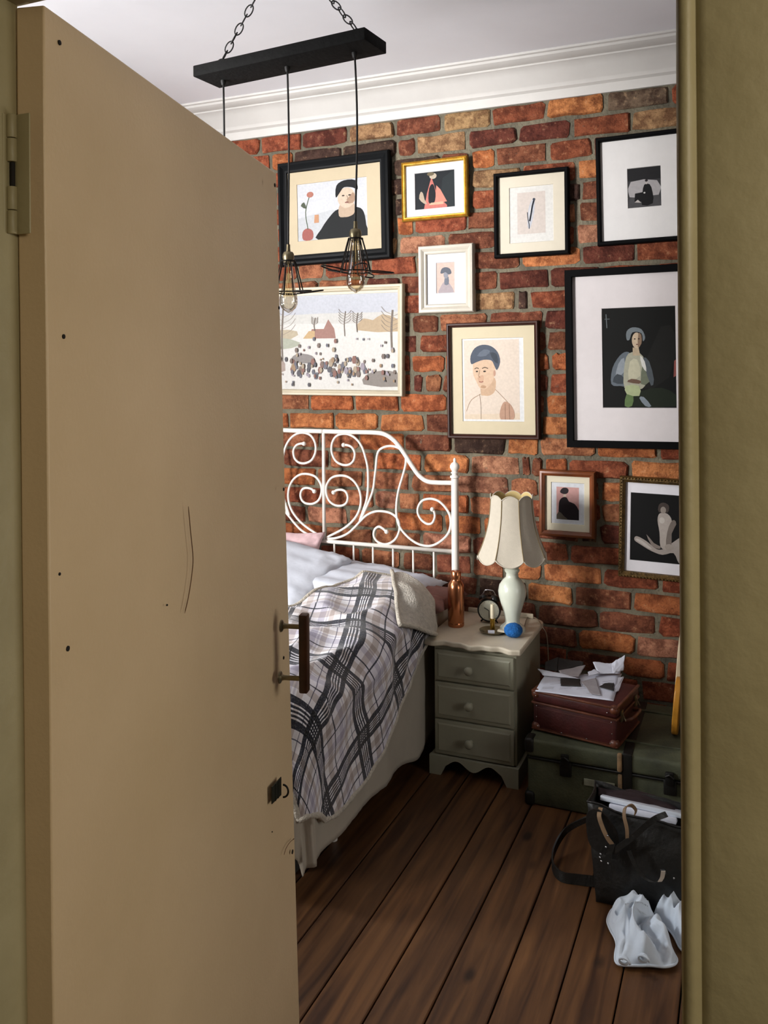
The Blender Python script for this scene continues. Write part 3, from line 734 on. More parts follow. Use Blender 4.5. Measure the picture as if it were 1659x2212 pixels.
def ell(cx, cy, rx, ry, n=14, a0=0): return [(cx + rx * math.cos(2 * PI * i / n + a0), cy + ry * math.sin(2 * PI * i / n + a0)) for i in range(n)]
PF_BIG = [(0, -.03), (0, .004), (.006, .012), (.016, .014), (.024, .008), (.030, .004), (.040, .007), (.048, .004), (.052, -.006)]
picture('framed_print', 'wide black moulded frame with a print of a dark-haired sitter in black', [(598, 353), (840, 325), (847, 560), (607, 574)], PF_BIG, BLKGLOSS,
        [(642, 398), (792, 382), (795, 509), (643, 522)],
        ('c4b69c', 'c4c6cc', [
            (P_, 'b9bcc0', [(0, 0), (1, 0), (1, .35), (.5, .5), (0, .4)]),
            (P_, '171a1c', [(.30, .0), (.34, .18), (.48, .40), (.60, .50), (.86, .50), (.95, .40), (.98, .18), (1, 0)], 3),
            (P_, 'b89b7c', [(.60, .38), (.62, .58), (.80, .60), (.82, .42), (.76, .36), (.68, .35)], 3),
            (P_, 'c9b094', ell(.71, .68, .125, .175), 2), (P_, 'a27c5c', [(.70, .60), (.80, .58), (.83, .68), (.80, .76)], 2),
            (P_, '14161a', [(.56, .70), (.57, .90), (.68, .98), (.84, .96), (.87, .80), (.80, .84), (.68, .86), (.62, .78)], 3),
            (P_, '3a2c24', ell(.755, .72, .02, .012)), (P_, '3a2c24', ell(.665, .72, .02, .012)), (P_, '7c3b2c', ell(.715, .60, .03, .011)), (L_, '7a5c44', [(.715, .72), (.73, .66), (.71, .645)], .004),
            (P_, '9a3a2a', [(.08, .02), (.07, .16), (.14, .22), (.22, .16), (.21, .02)], 3), (P_, 'b9793c', [(.24, .30), (.25, .44), (.31, .44), (.31, .30)]),
            (L_, '4a5a3c', [(.15, .2), (.12, .5), (.18, .78)], .006), (P_, 'a8563a', ell(.19, .80, .05, .05), 2), (P_, '4c5540', [(.13, .56), (.05, .62), (.1, .68)], 2)]), matcol='b5a78c')
PF_GOLD = [(0, -.02), (0, .004), (.004, .008), (.008, .004), (.011, .009), (.015, .009), (.018, .003), (.020, -.006)]
picture('framed_print', 'small gilt frame with a dark print holding a red triangle', [(866, 351), (1009, 337), (1012, 467), (870, 479)], PF_GOLD, GOLD,
        [(896, 375), (982, 365), (983, 446), (897, 454)],
        ('dcdce2', '1b2026', [
            (P_, '232c30', [(.6, 0), (1, 0), (1, 1), (.7, .8)]), (P_, 'c0472e', [(.22, 0), (.30, .42), (.42, .86), (.52, .50), (.60, .30), (.80, .06), (.80, 0)]),
            (P_, 'd2633f', [(.54, .62), (.64, .5), (.80, .16), (.5, .14)]), (P_, '1a1c22', [(.34, .18), (.36, .56), (.46, .66), (.52, .4), (.48, .16)], 3),
            (P_, 'b8a68c', ell(.46, .88, .09, .08), 2), (P_, '6a5c3c', ell(.40, .94, .09, .05), 2), (P_, 'b09a7e', [(.10, .30), (.14, .48), (.2, .44), (.24, .26), (.3, .14), (.22, .16)], 2), (P_, 'cf9a70', [(.34, .1), (.72, .1), (.7, .17), (.4, .16)])]), matcol='c2c1c2', hang=True)
PF_THIN = [(0, -.03), (0, .010), (.004, .014), (.012, .014), (.017, .008), (.018, -.006)]
picture('framed_print', 'black framed small ink sketch on pale paper, narrow and upright', [(1067, 377), (1228, 360), (1230, 549), (1069, 558)], PF_THIN, BLACKW,
        [(1118, 417), (1178, 412), (1178, 502), (1117, 507)],
        ('d8d6cf', 'cdbfb4', [
            (P_, 'b9bcc6', [(.36, .20), (.40, .60), (.52, .80), (.62, .84), (.60, .5), (.46, .14)], 3), (P_, 'd6d4d4', [(.42, .34), (.46, .60), (.56, .76), (.52, .4)], 3),
            (L_, '1e2430', [(.62, .84), (.54, .66), (.50, .50), (.44, .30)], .03), (L_, '1e2430', [(.36, .52), (.38, .36), (.42, .22), (.42, .12)], .014), (P_, '39414f', ell(.60, .82, .05, .03), 2)]),
        mat2=[(1101, 405), (1196, 398), (1196, 520), (1100, 527)], matcol='c6beac')
picture('framed_photograph', 'thin black frame, tiny dark photograph of a seated figure in wide white mount', [(1286, 299), (1508, 274), (1512, 514), (1292, 533)], PF_THIN, BLACKW,
        [(1355, 365), (1428, 356), (1429, 444), (1356, 451)],
        ('dddcdc', '3a3a3c', [
            (P_, '232325', [(0, .68), (1, .68), (1, 1), (0, 1)]), (P_, 'a7a3a4', [(.06, .28), (.92, .28), (.88, .64), (.10, .66)], 2), (P_, '4a494b', [(0, 0), (1, 0), (.94, .28), (.06, .26)]),
            (P_, '161618', [(.20, .16), (.22, .36), (.46, .38), (.46, .14)]), (P_, '131315', [(.42, .06), (.44, .36), (.50, .56), (.66, .56), (.74, .36), (.74, .08)], 2), (P_, 'b0a9a4', ell(.565, .62, .04, .055), 2), (P_, '2a2426', ell(.565, .66, .045, .03), 2), (P_, 'c8c4c0', ell(.50, .36, .03, .02)), (P_, 'b8b0aa', [(.20, .14), (.3, .2), (.4, .12)])]), matcol='cfcdcb')
PF_WHITE = [(0, -.03), (0, .006), (.004, .012), (.014, .014), (.022, .009), (.026, .004), (.034, .006), (.038, .002), (.040, -.006)]
picture('framed_print', 'small white moulded frame with a faint bust on pink paper', [(904, 533), (1023, 525), (1024, 673), (906, 677)], PF_WHITE, WHITEF,
        [(942, 568), (982, 565), (983, 632), (943, 634)],
        ('dadce2', 'cfae9e', [
            (P_, 'a89a9e', [(.14, 0), (.20, .18), (.40, .36), (.62, .36), (.84, .18), (.90, 0)], 3), (P_, '6b7180', [(.44, .28), (.46, .52), (.66, .52), (.66, .28)], 2),
            (P_, '8b8d98', ell(.52, .60, .13, .13), 2), (P_, '5a5f6c', [(.22, .66), (.30, .80), (.52, .84), (.74, .78), (.82, .64), (.66, .60), (.5, .68), (.34, .64)], 3)]), matcol='c3c4c9')
PF_CREAM = [(0, -.03), (0, .006), (.003, .010), (.012, .010), (.015, .006), (.022, .008), (.026, .003), (.028, -.006)]
snow = [(P_, 'b9bcc6', [(0, .72), (1, .74), (1, 1), (0, 1)]), (P_, 'c8c6c0', [(0, .66), (.3, .70), (.7, .69), (1, .71), (1, .80), (0, .78)], 2),
        (P_, 'b59a72', [(.74, .62), (.78, .74), (.84, .72), (.90, .78), (1, .72), (1, .6)], 2), (P_, 'b8a888', [(0, .60), (.2, .64), (.34, .62), (.3, .54), (0, .52)], 2), (P_, 'a9ad98', [(.02, .5), (.2, .56), (.36, .5), (.3, .44), (.08, .42)], 2),
        (P_, '9c6a5c', [(.42, .54), (.44, .64), (.52, .64), (.55, .74), (.59, .64), (.60, .54)]), (P_, 'c09a5c', [(.38, .54), (.42, .62), (.46, .62), (.46, .54)]), (P_, 'a59084', [(0, .18), (0, .44), (.10, .48), (.22, .36), (.26, .2), (.1, .14)], 2),
        (P_, '8a8078', [(.78, .06), (.80, .16), (.88, .2), (1, .18), (1, .04)], 2), (P_, '8b8480', [(.3, .3), (.34, .38), (.44, .36), (.46, .28)], 3)]
ra = random.Random(3)
for tx, ty, th in ((.24, .30, .56), (.96, .40, .42), (.66, .56, .26), (.46, .62, .14), (.74, .6, .2)):
    snow.append((L_, '76685c', [(tx, ty), (tx - .004, ty + th * .5), (tx + .004, ty + th)], .006 if th > .4 else .003))
    for i in range(9):
        y = ty + th * (.45 + .055 * i); s_ = 1 if i % 2 else -1
        snow.append((L_, '8a7c70', [(tx, y), (tx + s_ * th * .10, y + th * .08), (tx + s_ * th * .16, y + th * .2)], .0018))
for i in range(150):
    x = ra.uniform(.04, .98); y = ra.betavariate(1.6, 1.6) * .52 + .04; h_ = ra.uniform(.012, .03)
    if i < 60: x = ra.uniform(.3, .8); y = ra.uniform(.14, .32); h_ *= 1.6
    snow.append((P_, ra.choice(['7c6a60', '9c7a54', '6a6a76', '8a5a4c', '5c5a60', 'a89478', '9a8f9a']), ell(x, y, h_ * .35, h_, 6)))
picture('framed_painting', 'large cream framed pale winter landscape with bare trees and a red house', [(520, 626), (871, 613), (871, 856), (520, 852)], PF_CREAM, CREAMF,
        [(537, 643), (861, 630), (860, 844), (537, 840)], ('cfcac0', 'd5d2cc', snow), matcol='cfc6b2', hang=True)
PF_BR = [(0, -.03), (0, .008), (.004, .013), (.010, .013), (.014, .007), (.017, .009), (.019, .004), (.020, -.006)]
picture('framed_print', 'dark brown framed drawing of a blue-haired head on cream paper', [(965, 699), (1164, 692), (1166, 949), (968, 947)], PF_BR, DARKBR,
        [(1003, 735), (1122, 733), (1122, 906), (1003, 906)],
        ('dfe0e0', 'ddc9b4', [
            (P_, 'dcc4a4', [(.0, 0), (1, 0), (1, .08), (0, .06)]), (P_, 'c99f74', [(.30, .32), (.33, .50), (.56, .52), (.56, .36), (.46, .30), (.36, .30)], 3),
            (P_, 'd6ae86', [(.16, .66), (.17, .56), (.22, .48), (.28, .40), (.38, .38), (.50, .46), (.56, .58), (.54, .72), (.30, .76), (.18, .74)], 3),
            (P_, 'cc9a70', [(.24, .52), (.30, .46), (.36, .50), (.34, .56)], 2), (P_, 'c08a68', ell(.555, .58, .022, .038), 2), (P_, 'b98a5c', [(.30, .40), (.38, .39), (.40, .42), (.32, .43)], 2),
            (P_, '4a5566', [(.13, .70), (.12, .80), (.20, .90), (.34, .94), (.50, .92), (.62, .84), (.66, .72), (.60, .62), (.55, .68), (.50, .74), (.36, .75), (.22, .72)], 3),
            (P_, '5f6b7c', [(.24, .80), (.36, .88), (.48, .86), (.40, .80)], 2), (P_, '38424f', [(.48, .84), (.60, .82), (.62, .70), (.54, .74)], 2),
            (P_, '3c3228', ell(.235, .605, .022, .009)), (P_, '3c3228', ell(.375, .605, .026, .010)), (L_, '4a3a2c', [(.19, .635), (.23, .65), (.27, .64)], .005), (L_, '4a3a2c', [(.33, .64), (.38, .655), (.44, .64)], .005),
            (L_, '8c6440', [(.29, .62), (.265, .55), (.29, .53)], .004), (L_, '9a4a34', [(.27, .475), (.32, .47), (.35, .48)], .006),
            (L_, 'a07a50', [(.56, .38), (.7, .28), (.84, .16), (.88, 0)], .003), (L_, '7a5a3c', [(.28, .32), (.3, .16), (.3, 0)], .003), (L_, 'a07a50', [(.30, .32), (.12, .24), (.03, .1)], .003),
            (P_, 'b98764', [(.66, .0), (.65, .12), (.72, .22), (.82, .20), (.90, .10), (.88, 0)], 3), (L_, '7c5238', [(.74, 0), (.74, .2)], .004), (L_, '7c5238', [(.82, 0), (.81, .19)], .004)]),
        mat2=[(998.5, 731), (1132, 729), (1132, 911), (999, 911)], matcol='c3b79b')
PF_WIDE = [(0, -.03), (0, .012), (.002, .016), (.028, .016), (.030, .014), (.030, -.006)]
picture('framed_photograph', 'largest black frame, photograph of a sitter in a satin jacket against darkness', [(1221, 585), (1543, 565), (1545, 971), (1225, 967)], PF_WIDE, BLACKW,
        [(1300, 667), (1460, 659), (1462, 881), (1302, 882)],
        ('d9d3d6', '10110f', [
            (P_, '1c1c1a', [(.5, .2), (.9, .3), (1, .7), (.8, .8)], 2), (P_, '1d2618', [(.36, .02), (.5, .16), (.8, .20), (1, .12), (1, .02)], 2),
            (P_, '5f6a74', [(.12, .24), (.14, .40), (.24, .52), (.34, .56), (.40, .50), (.36, .24), (.24, .22)], 3), (P_, '8d97a0', [(.18, .30), (.22, .44), (.30, .50), (.30, .36)], 2), (P_, '3c454d', [(.14, .26), (.2, .34), (.3, .30), (.28, .24)], 2),
            (P_, 'a9a88e', [(.30, .20), (.30, .40), (.36, .54), (.52, .54), (.60, .42), (.58, .22), (.44, .18)], 3), (P_, 'c2bd9c', [(.36, .28), (.38, .46), (.48, .48), (.52, .32)], 2), (P_, '6c745c', [(.52, .24), (.56, .46), (.62, .44), (.64, .26)], 2),
            (P_, '4f585f', [(.56, .50), (.64, .46), (.70, .28), (.66, .22), (.58, .4)], 2), (P_, 'd8d8d0', [(.52, .52), (.58, .46), (.60, .36), (.54, .42)], 2), (P_, '8c2f1c', [(.96, .30), (1, .32), (1, .48), (.97, .46)]),
            (P_, 'b9a27c', [(.42, .52), (.42, .60), (.50, .60), (.52, .52)]), (P_, 'c8ad88', ell(.475, .67, .065, .078), 2), (P_, '8a6a4c', [(.49, .60), (.54, .64), (.54, .72), (.5, .74)], 2), (P_, '6f7a80', [(.34, .68), (.34, .76), (.42, .80), (.54, .78), (.59, .70), (.56, .66), (.54, .74), (.42, .75), (.38, .68)], 3),
            (P_, '241c16', ell(.45, .685, .012, .006)), (P_, '241c16', ell(.505, .685, .012, .006)), (P_, '6a3024', ell(.48, .63, .016, .005)), (P_, '6a4a34', [(.34, .26), (.40, .29), (.52, .27), (.5, .24)], 2),
            (P_, '5c7a3a', [(.30, .02), (.33, .14), (.42, .12), (.40, .02)], 2), (P_, 'a8b47c', [(.33, .14), (.32, .22), (.5, .22), (.5, .12)], 2), (P_, '7c8a94', [(.5, .1), (.58, .02), (.66, .02), (.56, .11)], 2), (L_, '6a7478', [(.06, .94), (.07, .80)], .006), (L_, '5a6468', [(.04, .89), (.11, .89)], .004)]), matcol='d0caca')
PF_CH = [(0, -.04), (0, .008), (.004, .014), (.012, .016), (.019, .010), (.023, .008), (.025, -.006)]
picture('framed_print', 'small chestnut brown frame with a silhouetted figure on pink, just above the lampshade', [(1166, 1015), (1287, 1019), (1285, 1164), (1165, 1156)], PF_CH, BROWNF,
        [(1202, 1052), (1250.5, 1053), (1250.5, 1123.5), (1202, 1122)],
        ('d5d8de', 'c98c84', [
            (P_, '241a1e', [(.12, .1), (.10, .40), (.14, .58), (.28, .68), (.46, .68), (.56, .56), (.80, .50), (1, .30), (1, 0), (.4, 0)], 2), (P_, '2a2024', [(.16, .84), (.26, .96), (.44, .98), (.54, .92), (.50, .82), (.34, .78)], 3), (P_, 'd6bca4', [(.30, .70), (.32, .78), (.44, .78), (.42, .70)]), (P_, '5a5040', [(0, 0), (.1, .24), (.34, .1), (.5, 0)], 2)]),
        mat2=[(1191, 1041), (1263, 1044), (1262, 1134), (1190, 1131)], matcol='d2cab2', Yw=3.655)
picture('framed_photograph', 'dark gilt beaded frame with a photograph of a pale figure seated on drapery', [(1338, 1026), (1506, 1040), (1506, 1262), (1337, 1243)], PF_CH, GILTD,
        [(1362, 1063), (1480, 1071), (1480, 1222), (1361, 1209)],
        ('dbdadc', '131313', [
            (P_, 'a89c92', [(.08, .30), (.12, .36), (.30, .30), (.48, .20), (.60, .20), (.7, .26), (.92, .40), (1, .44), (1, .08), (.90, .02), (.8, .16), (.6, .12), (.4, .16), (.2, .24)], 3), (P_, 'c2b8b0', [(.1, .31), (.2, .31), (.4, .2), (.34, .2)], 2), (P_, '8b7c72', [(.30, .40), (.44, .28), (.56, .24), (.54, .20), (.40, .24)], 2),
            (P_, 'b3a69b', [(.56, .24), (.54, .44), (.50, .62), (.54, .72), (.68, .72), (.76, .62), (.72, .44), (.74, .24), (.66, .20)], 3), (P_, '7a6c62', [(.66, .24), (.68, .46), (.74, .60), (.80, .64), (.84, .58), (.76, .44), (.76, .26)], 2),
            (P_, 'c8beb4', ell(.58, .62, .05, .045), 2), (P_, 'b3a69b', ell(.68, .64, .045, .04), 2), (P_, '4a3e38', [(.52, .74), (.52, .84), (.60, .88), (.70, .84), (.68, .74)], 3), (P_, '9a8c80', ell(.60, .77, .05, .05), 2), (P_, 'a5988c', ell(.72, .24, .08, .045), 2)]), matcol='dddbe0', beads=True)

# ================================================================== PENDANT LAMP
hU = 0.947; zU = CAMZ + hU
nl = PZ(421, 165, zU); fl = PZ(470, 192, zU); nr = PZ(797, 84, zU); frr = PZ(826, 117, zU)
bx_ = ((nr - nl) + (frr - fl)).normalized(); bc = (nl + fl + nr + frr) / 4; bl = ((nr - nl).length + (frr - fl).length) / 4; by_ = Vector((-bx_.y, bx_.x, 0)); bw = 0.066
thk = 0.036
lamp = thing('pendant_lamp', 'black timber beam pendant light on chains with three caged bulbs', 'pendant light', (bc.x, bc.y, zU - .5))
M = Matrix.Translation(bc) @ Matrix((bx_, by_, Vector((0, 0, 1)))).transposed().to_4x4()
q = MB(); q.rbox((-bl, -bw, 0), (bl, bw, thk), 0.003, 2, M=M); link('beam', q, CHARW, lamp, auto=40)
hook = Vector((bc.x - .0, bc.y, ZC))
q = MB(); q.lathe([(0.001, -.03), (.01, -.028), (.045, -.006), (.05, 0), (.001, 0)], hook, 20); link('ceiling_rose', q, CORD, lamp, auto=40)
for s, px0, py0 in ((-1, 482, 132), (1, 777, 64)):
    A = PD(px0, py0, (bc.dot(fwd)) + .05); st = M @ Vector((s * (bl - .045), 0, thk)); en = hook + Vector((s * .012, 0, -.02))
    L_len = (en - st).length; nlk = int(L_len / 0.031); d = (en - st) / nlk; dz = d.normalized(); side = dz.cross(Vector((0, 1, 0))).normalized(); sd2 = dz.cross(side)
    for i in range(nlk):
        c = st + d * (i + .5); a = side if i % 2 else sd2
        a = (side * math.cos(.5 + i * 1.6) + sd2 * math.sin(.5 + i * 1.6))
        pts = [c + dz * (.0205 * math.cos(t)) + a * (.0105 * math.sin(t) * (1 if abs(math.cos(t)) < .8 else .92)) for t in [2 * PI * k / 16 for k in range(16)]]
        q = MB(); q.tube(pts, 0.0022, 6, closed=True); link('chain_link', q, CORD, lamp, smooth=True)
    q = MB(); q.tube([st + Vector((0, 0, -.004)), st + Vector((0, 0, .012))], .003, 8); q.tube([st + Vector((.010 * math.sin(t), 0, .014 + .010 * math.cos(t))) for t in [2 * PI * k / 12 for k in range(12)]], .002, 6, closed=True); link('eye_hook', q, BRASSA, lamp, smooth=True)
if s == 1:
    q = MB(); st = M @ Vector((-bl + .045, 0, thk)); q.tube(catmull([st + Vector((-.035, 0, .002)), st + Vector((-.018, .004, .018)), st + Vector((.01, 0, .012)), st + Vector((.03, .003, .024))], 4), .0018, 6); link('loose_wire', q, BRASSA, lamp)
def pendant(xa, zsock, wob, R_):
    top = M @ Vector((xa, 0.01, 0)); q = MB(); q.lathe([(.001, -.016), (.006, -.016), (.009, -.006), (.009, 0), (.001, 0)], top, 12); link('cord_grip', q, CORD, lamp, auto=40)
    n = 10; pts = [Vector((top.x + wob * math.sin(PI * i / n * 1.3) * .006 + wob * .004 * i / n, top.y, top.z + (zsock - top.z) * i / n)) for i in range(n + 1)]
    c = Vector((pts[-1].x, pts[-1].y, zsock))
    q = MB(); q.tube(catmull(pts, 3), .0032, 8); link('cord', q, CORD, lamp, smooth=True)
    q = MB(); q.lathe([(.001, 0), (.0055, 0), (.006, -.012), (.007, -.022), (.014, -.024), (.0175, -.030), (.0185, -.040), (.017, -.048), (.0175, -.052), (.016, -.056), (.001, -.056)], c, 20); sk = link('socket', q, BRASSA, lamp, auto=40)
    # bulb, teardrop
    bp = [(.0015, -.056), (.012, -.058), (.013, -.075), (.0155, -.10), (.021, -.135), (.026, -.155), (.0285, -.172), (.0275, -.187), (.022, -.199), (.012, -.207), (.003, -.2125), (.0008, -.214)]
    q = MB(); q.lathe(bp, c, 24); b = link('bulb', q, BULBG, lamp, smooth=True)
    q = MB(); q.tube([c + Vector((0, 0, -.06)), c + Vector((0, 0, -.12))], .0014, 6)
    for k in range(8):
        a = 2 * PI * k / 8; q.tube([c + Vector((.004 * math.cos(a), .004 * math.sin(a), -.09)), c + Vector((.013 * math.cos(a), .013 * math.sin(a), -.165))], .0004, 4)
    link('filament', q, BRASSA, b)
    # cage: top collar, 8 ribs widening to a ring, long wire petals folded outwards
    q = MB(); q.lathe([(.016, -.050), (.0225, -.050), (.0235, -.053), (.016, -.054)], c, 20)
    cage = link('cage', q, WIRE, lamp, auto=40)
    def rz(t): return .021 + (.046 - .021) * t ** .9, -.052 - .098 * t
    for k in range(10):
        a = 2 * PI * k / 10 + R_; q = MB()
        q.tube([c + Vector((rz(t)[0] * math.cos(a), rz(t)[0] * math.sin(a), rz(t)[1])) for t in [i / 5 for i in range(6)]], .0019, 6); link('cage_rib', q, WIRE, cage, smooth=True)
    q = MB(); q.tube([c + Vector((.046 * math.cos(a), .046 * math.sin(a), -.150)) for a in [2 * PI * k / 32 for k in range(32)]], .0022, 6, closed=True); link('cage_ring', q, WIRE, cage, smooth=True)
    for k in range(5):
        a = 2 * PI * k / 5 + R_ + .3; q = MB(); e = Vector((math.cos(a), math.sin(a), 0)); p_ = Vector((-e.y, e.x, 0)); dz_ = R.uniform(-.008, .014)
        loop = [e * .044 - p_ * .018, e * .075 - p_ * .022 + Vector((0, 0, dz_ * .5)), e * .106 - p_ * .011 + Vector((0, 0, dz_)), e * .113 + Vector((0, 0, dz_ * 1.1)), e * .106 + p_ * .011 + Vector((0, 0, dz_)), e * .075 + p_ * .022 + Vector((0, 0, dz_ * .5)), e * .044 + p_ * .018]
        q.tube(catmull([c + Vector((0, 0, -.150)) + v for v in loop], 4), .0021, 6); link('cage_petal', q, WIRE, cage, smooth=True)
dR = (M @ Vector((0, 0, 0))).dot(fwd)
def along(px):
    best = min((abs((lambda p: CX + F * p.dot(camR) / p.dot(fwd))((M @ Vector((t, .01, -.2)) - Vector((0, 0, CAMZ)))) - px), t) for t in [(-bl + 2 * bl * i / 400) for i in range(401)])
    return best[1]
for px, pys, wob, R_ in ((483, 530, .3, .1), (621.5, 528, .5, .5), (767, 478, .9, .0)):
    t = along(px); p = M @ Vector((t, .01, 0)); zs = PD(px, pys, Vector((p.x, p.y, 0)).dot(fwd)).z
    pendant(t, zs, wob, R_)

# ================================================================== BED
YH = 3.60
def hp3(p): return PY(p[0], p[1], YH)
def Z5(p): return (600 + p[0] / 4.1475, 840 + p[1] / 4.1475)   # readings taken from an enlarged view
bed = thing('metal_bed', 'white scrolled metal bed with ball finial posts against the bricks', 'bed', (-1.83, 2.9, 0))
cb = hp3(Z5((412, 700))).x                                         # centre line of the headboard
post = hp3(Z5((1588, 1000))).x
def mir(pts): return [Vector((2 * cb - p.x, p.y, p.z)) for p in pts]
def bar(name, pts, r, both=True, seg=8, k=8):
    P = catmull([hp3(Z5(p)) if not isinstance(p, Vector) else p for p in pts], k)
    q = MB(); q.tube(P, r, seg); link(name, q, WHITEM, bed, smooth=True)
    if both: q = MB(); q.tube(mir(P), r, seg); link(name, q, WHITEM, bed, smooth=True)
zTop = hp3(Z5((700, 388))).z; zLow = hp3(Z5((1480, 1450))).z
bar('top_rail', [Vector((cb, YH, zTop)), Vector(((cb + hp3(Z5((860, 392))).x) / 2, YH, zTop)), (860, 392), (960, 408), (1040, 460), (1100, 530), (1160, 620), (1210, 700), (1270, 780), (1340, 828), (1430, 840), (1565, 842)], .0105, seg=10)
q = MB(); q.tube([Vector((2 * cb - post, YH, zLow)), Vector((post, YH, zLow))], .0095, 10); link('lower_rail', q, WHITEM, bed, smooth=True)
q = MB(); q.tube([Vector((cb, YH, zTop)), Vector((cb, YH, zLow))], .0085, 10); link('centre_bar', q, WHITEM, bed, smooth=True)
SR = .0058
bar('scroll', [(590, 503), (625, 505), (665, 525), (690, 575), (680, 640), (640, 678), (580, 680), (520, 645), (485, 570), (487, 490), (520, 430), (575, 405), (640, 410), (705, 450), (755, 520), (785, 610), (805, 700), (810, 800), (808, 900), (795, 1000), (770, 1080), (735, 1180)], SR)
bar('scroll', [(500, 928), (530, 908), (575, 905), (612, 925), (628, 975), (612, 1025), (570, 1047), (510, 1040), (460, 1000), (435, 930), (440, 860), (480, 800), (545, 778), (620, 785), (685, 830), (728, 900), (745, 980), (738, 1060), (705, 1140), (640, 1215), (560, 1270), (430, 1335)], SR)
bar('scroll', [(975, 1280), (940, 1250), (905, 1235), (870, 1260), (860, 1310), (885, 1360), (940, 1390), (1000, 1385), (1055, 1345), (1085, 1285), (1090, 1220), (1070, 1160), (1015, 1115), (940, 1097), (870, 1100), (800, 1130), (740, 1185), (690, 1240), (620, 1300), (530, 1335), (440, 1345)], SR)
bar('scroll', [(1385, 1080), (1405, 1110), (1405, 1160), (1380, 1205), (1335, 1208), (1285, 1170), (1255, 1110), (1262, 1050), (1300, 1000), (1370, 985), (1440, 1005), (1500, 1060), (1540, 1130), (1550, 1210), (1530, 1290), (1480, 1350), (1410, 1395), (1340, 1408), (1250, 1385), (1160, 1320), (1090, 1230), (1065, 1130), (1065, 1020), (1085, 900), (1120, 780), (1145, 680), (1145, 610), (1110, 550), (1050, 518), (980, 515), (915, 545), (890, 600), (880, 700), (868, 800), (855, 900), (825, 990), (785, 1080), (735, 1185)], SR)
for x, z in ((590, 503), (500, 928), (975, 1280), (1385, 1080)):
    for s in (0, 1):
        c = hp3(Z5((x, z))); c = mir([c])[0] if s else c
        bm = bmesh.new(); bmesh.ops.create_uvsphere(bm, u_segments=10, v_segments=8, radius=.0105); q = MB(); q.addbm(bm, M=Matrix.Translation(c)); link('scroll_knob', q, WHITEM, bed, smooth=True)
sp = [1398, 1213, 1033, 853, 680, 507, 337, 170]
xs = [hp3(Z5((s, 1400 if s > 700 else 1380))).x for s in sp]; pitch = (xs[0] - xs[-1]) / 7
xx = xs[:]
while xx[-1] - pitch > 2 * cb - post + .03: xx.append(xx[-1] - pitch)
for x in xx:
    q = MB(); q.tube([Vector((x, YH, zLow)), Vector((x, YH, .33))], .005, 8); link('spindle', q, WHITEM, bed, smooth=True)
q = MB(); q.tube([Vector((2 * cb - post, YH, .33)), Vector((post, YH, .33))], .011, 10); link('base_rail', q, WHITEM, bed, smooth=True)
zP = hp3(Z5((1588, 800))).z; zF = hp3(Z5((1583, 660))).z
for x in (post, 2 * cb - post):
    q = MB(); q.lathe([(.001, 0), (.0165, 0), (.0165, zP), (.001, zP)], (x, YH, 0), 20); pp = link('post', q, WHITEM, bed, auto=40)
    q = MB(); h = zF - zP
    q.lathe([(.010, 0), (.0205, .002), (.0215, .006), (.0205, .010), (.014, .013), (.012, .018), (.017, .022), (.0175, .026), (.012, .030), (.016, .036), (.0215, .046), (.021, .056), (.015, .066), (.007, .071), (.006, .076), (.0075, .080), (.004, .088), (.0008, .090)], (x, YH, zP), 20); link('finial', q, WHITEM, pp, auto=50)
BX1 = -1.13; BX0 = 2 * cb - BX1 - 0.06; BY0 = 2.15
for x in (BX1 - .09, BX0 + .09):
    q = MB(); q.rbox((x - .012, BY0 + .1, .22), (x + .012, YH - .01, .28), .003, 1); link('side_rail', q, WHITEM, bed, auto=40)
    q = MB(); q.lathe([(.001, 0), (.014, 0), (.014, .28), (.001, .28)], (x - math.copysign(.06, x - cb), BY0 + .42, 0), 14); link('leg', q, WHITEM, bed, auto=40)
q = MB(); q.rbox((BX0 + .05, BY0 + .1, .22), (BX1 - .05, BY0 + .13, .28), .003, 1); link('foot_rail', q, WHITEM, bed, auto=40)
q = MB(); q.rbox((BX0 + .08, BY0 + .11, .28), (BX1 - .10, YH - .05, .55), .05, 4); mt = link('mattress', q, SHEET, auto=50)
tag(mt, 'thick white mattress on the metal bed, hidden under the bedding', 'mattress')

# drape: a sheet laid over a rounded block; (a,b) are distances along the cloth
def drape(a, b, ax, by, R_, zt, flare=0.0):
    da = max(0.0, a - ax); db = max(0.0, by - b); L_ = math.hypot(da, db)
    px_, py_ = min(a, ax), max(b, by)
    if L_ < 1e-9: return Vector((px_, py_, zt)), Vector((0, 0, 1))
    n_ = Vector((da / L_, -db / L_, 0)); q_ = R_ * PI / 2
    if L_ < q_:
        t = L_ / R_; return Vector((px_, py_, zt)) + n_ * (R_ * math.sin(t)) + Vector((0, 0, -R_ * (1 - math.cos(t)))), n_ * math.sin(t) + Vector((0, 0, math.cos(t)))
    dr = L_ - q_
    return Vector((px_, py_, zt - R_ - dr)) + n_ * (R_ + flare * dr), n_
def resample(pts, n):
    P = np.array(pts, float); d = np.r_[0, np.cumsum(np.hypot(*(P[1:] - P[:-1]).T))]; t = np.linspace(0, d[-1], n)
    return np.c_[np.interp(t, d, P[:, 0]), np.interp(t, d, P[:, 1])]
def sm(pts, k=6):
    return [(p.x, p.y) for p in catmull([Vector((x, y, 0)) for x, y in pts], k)]
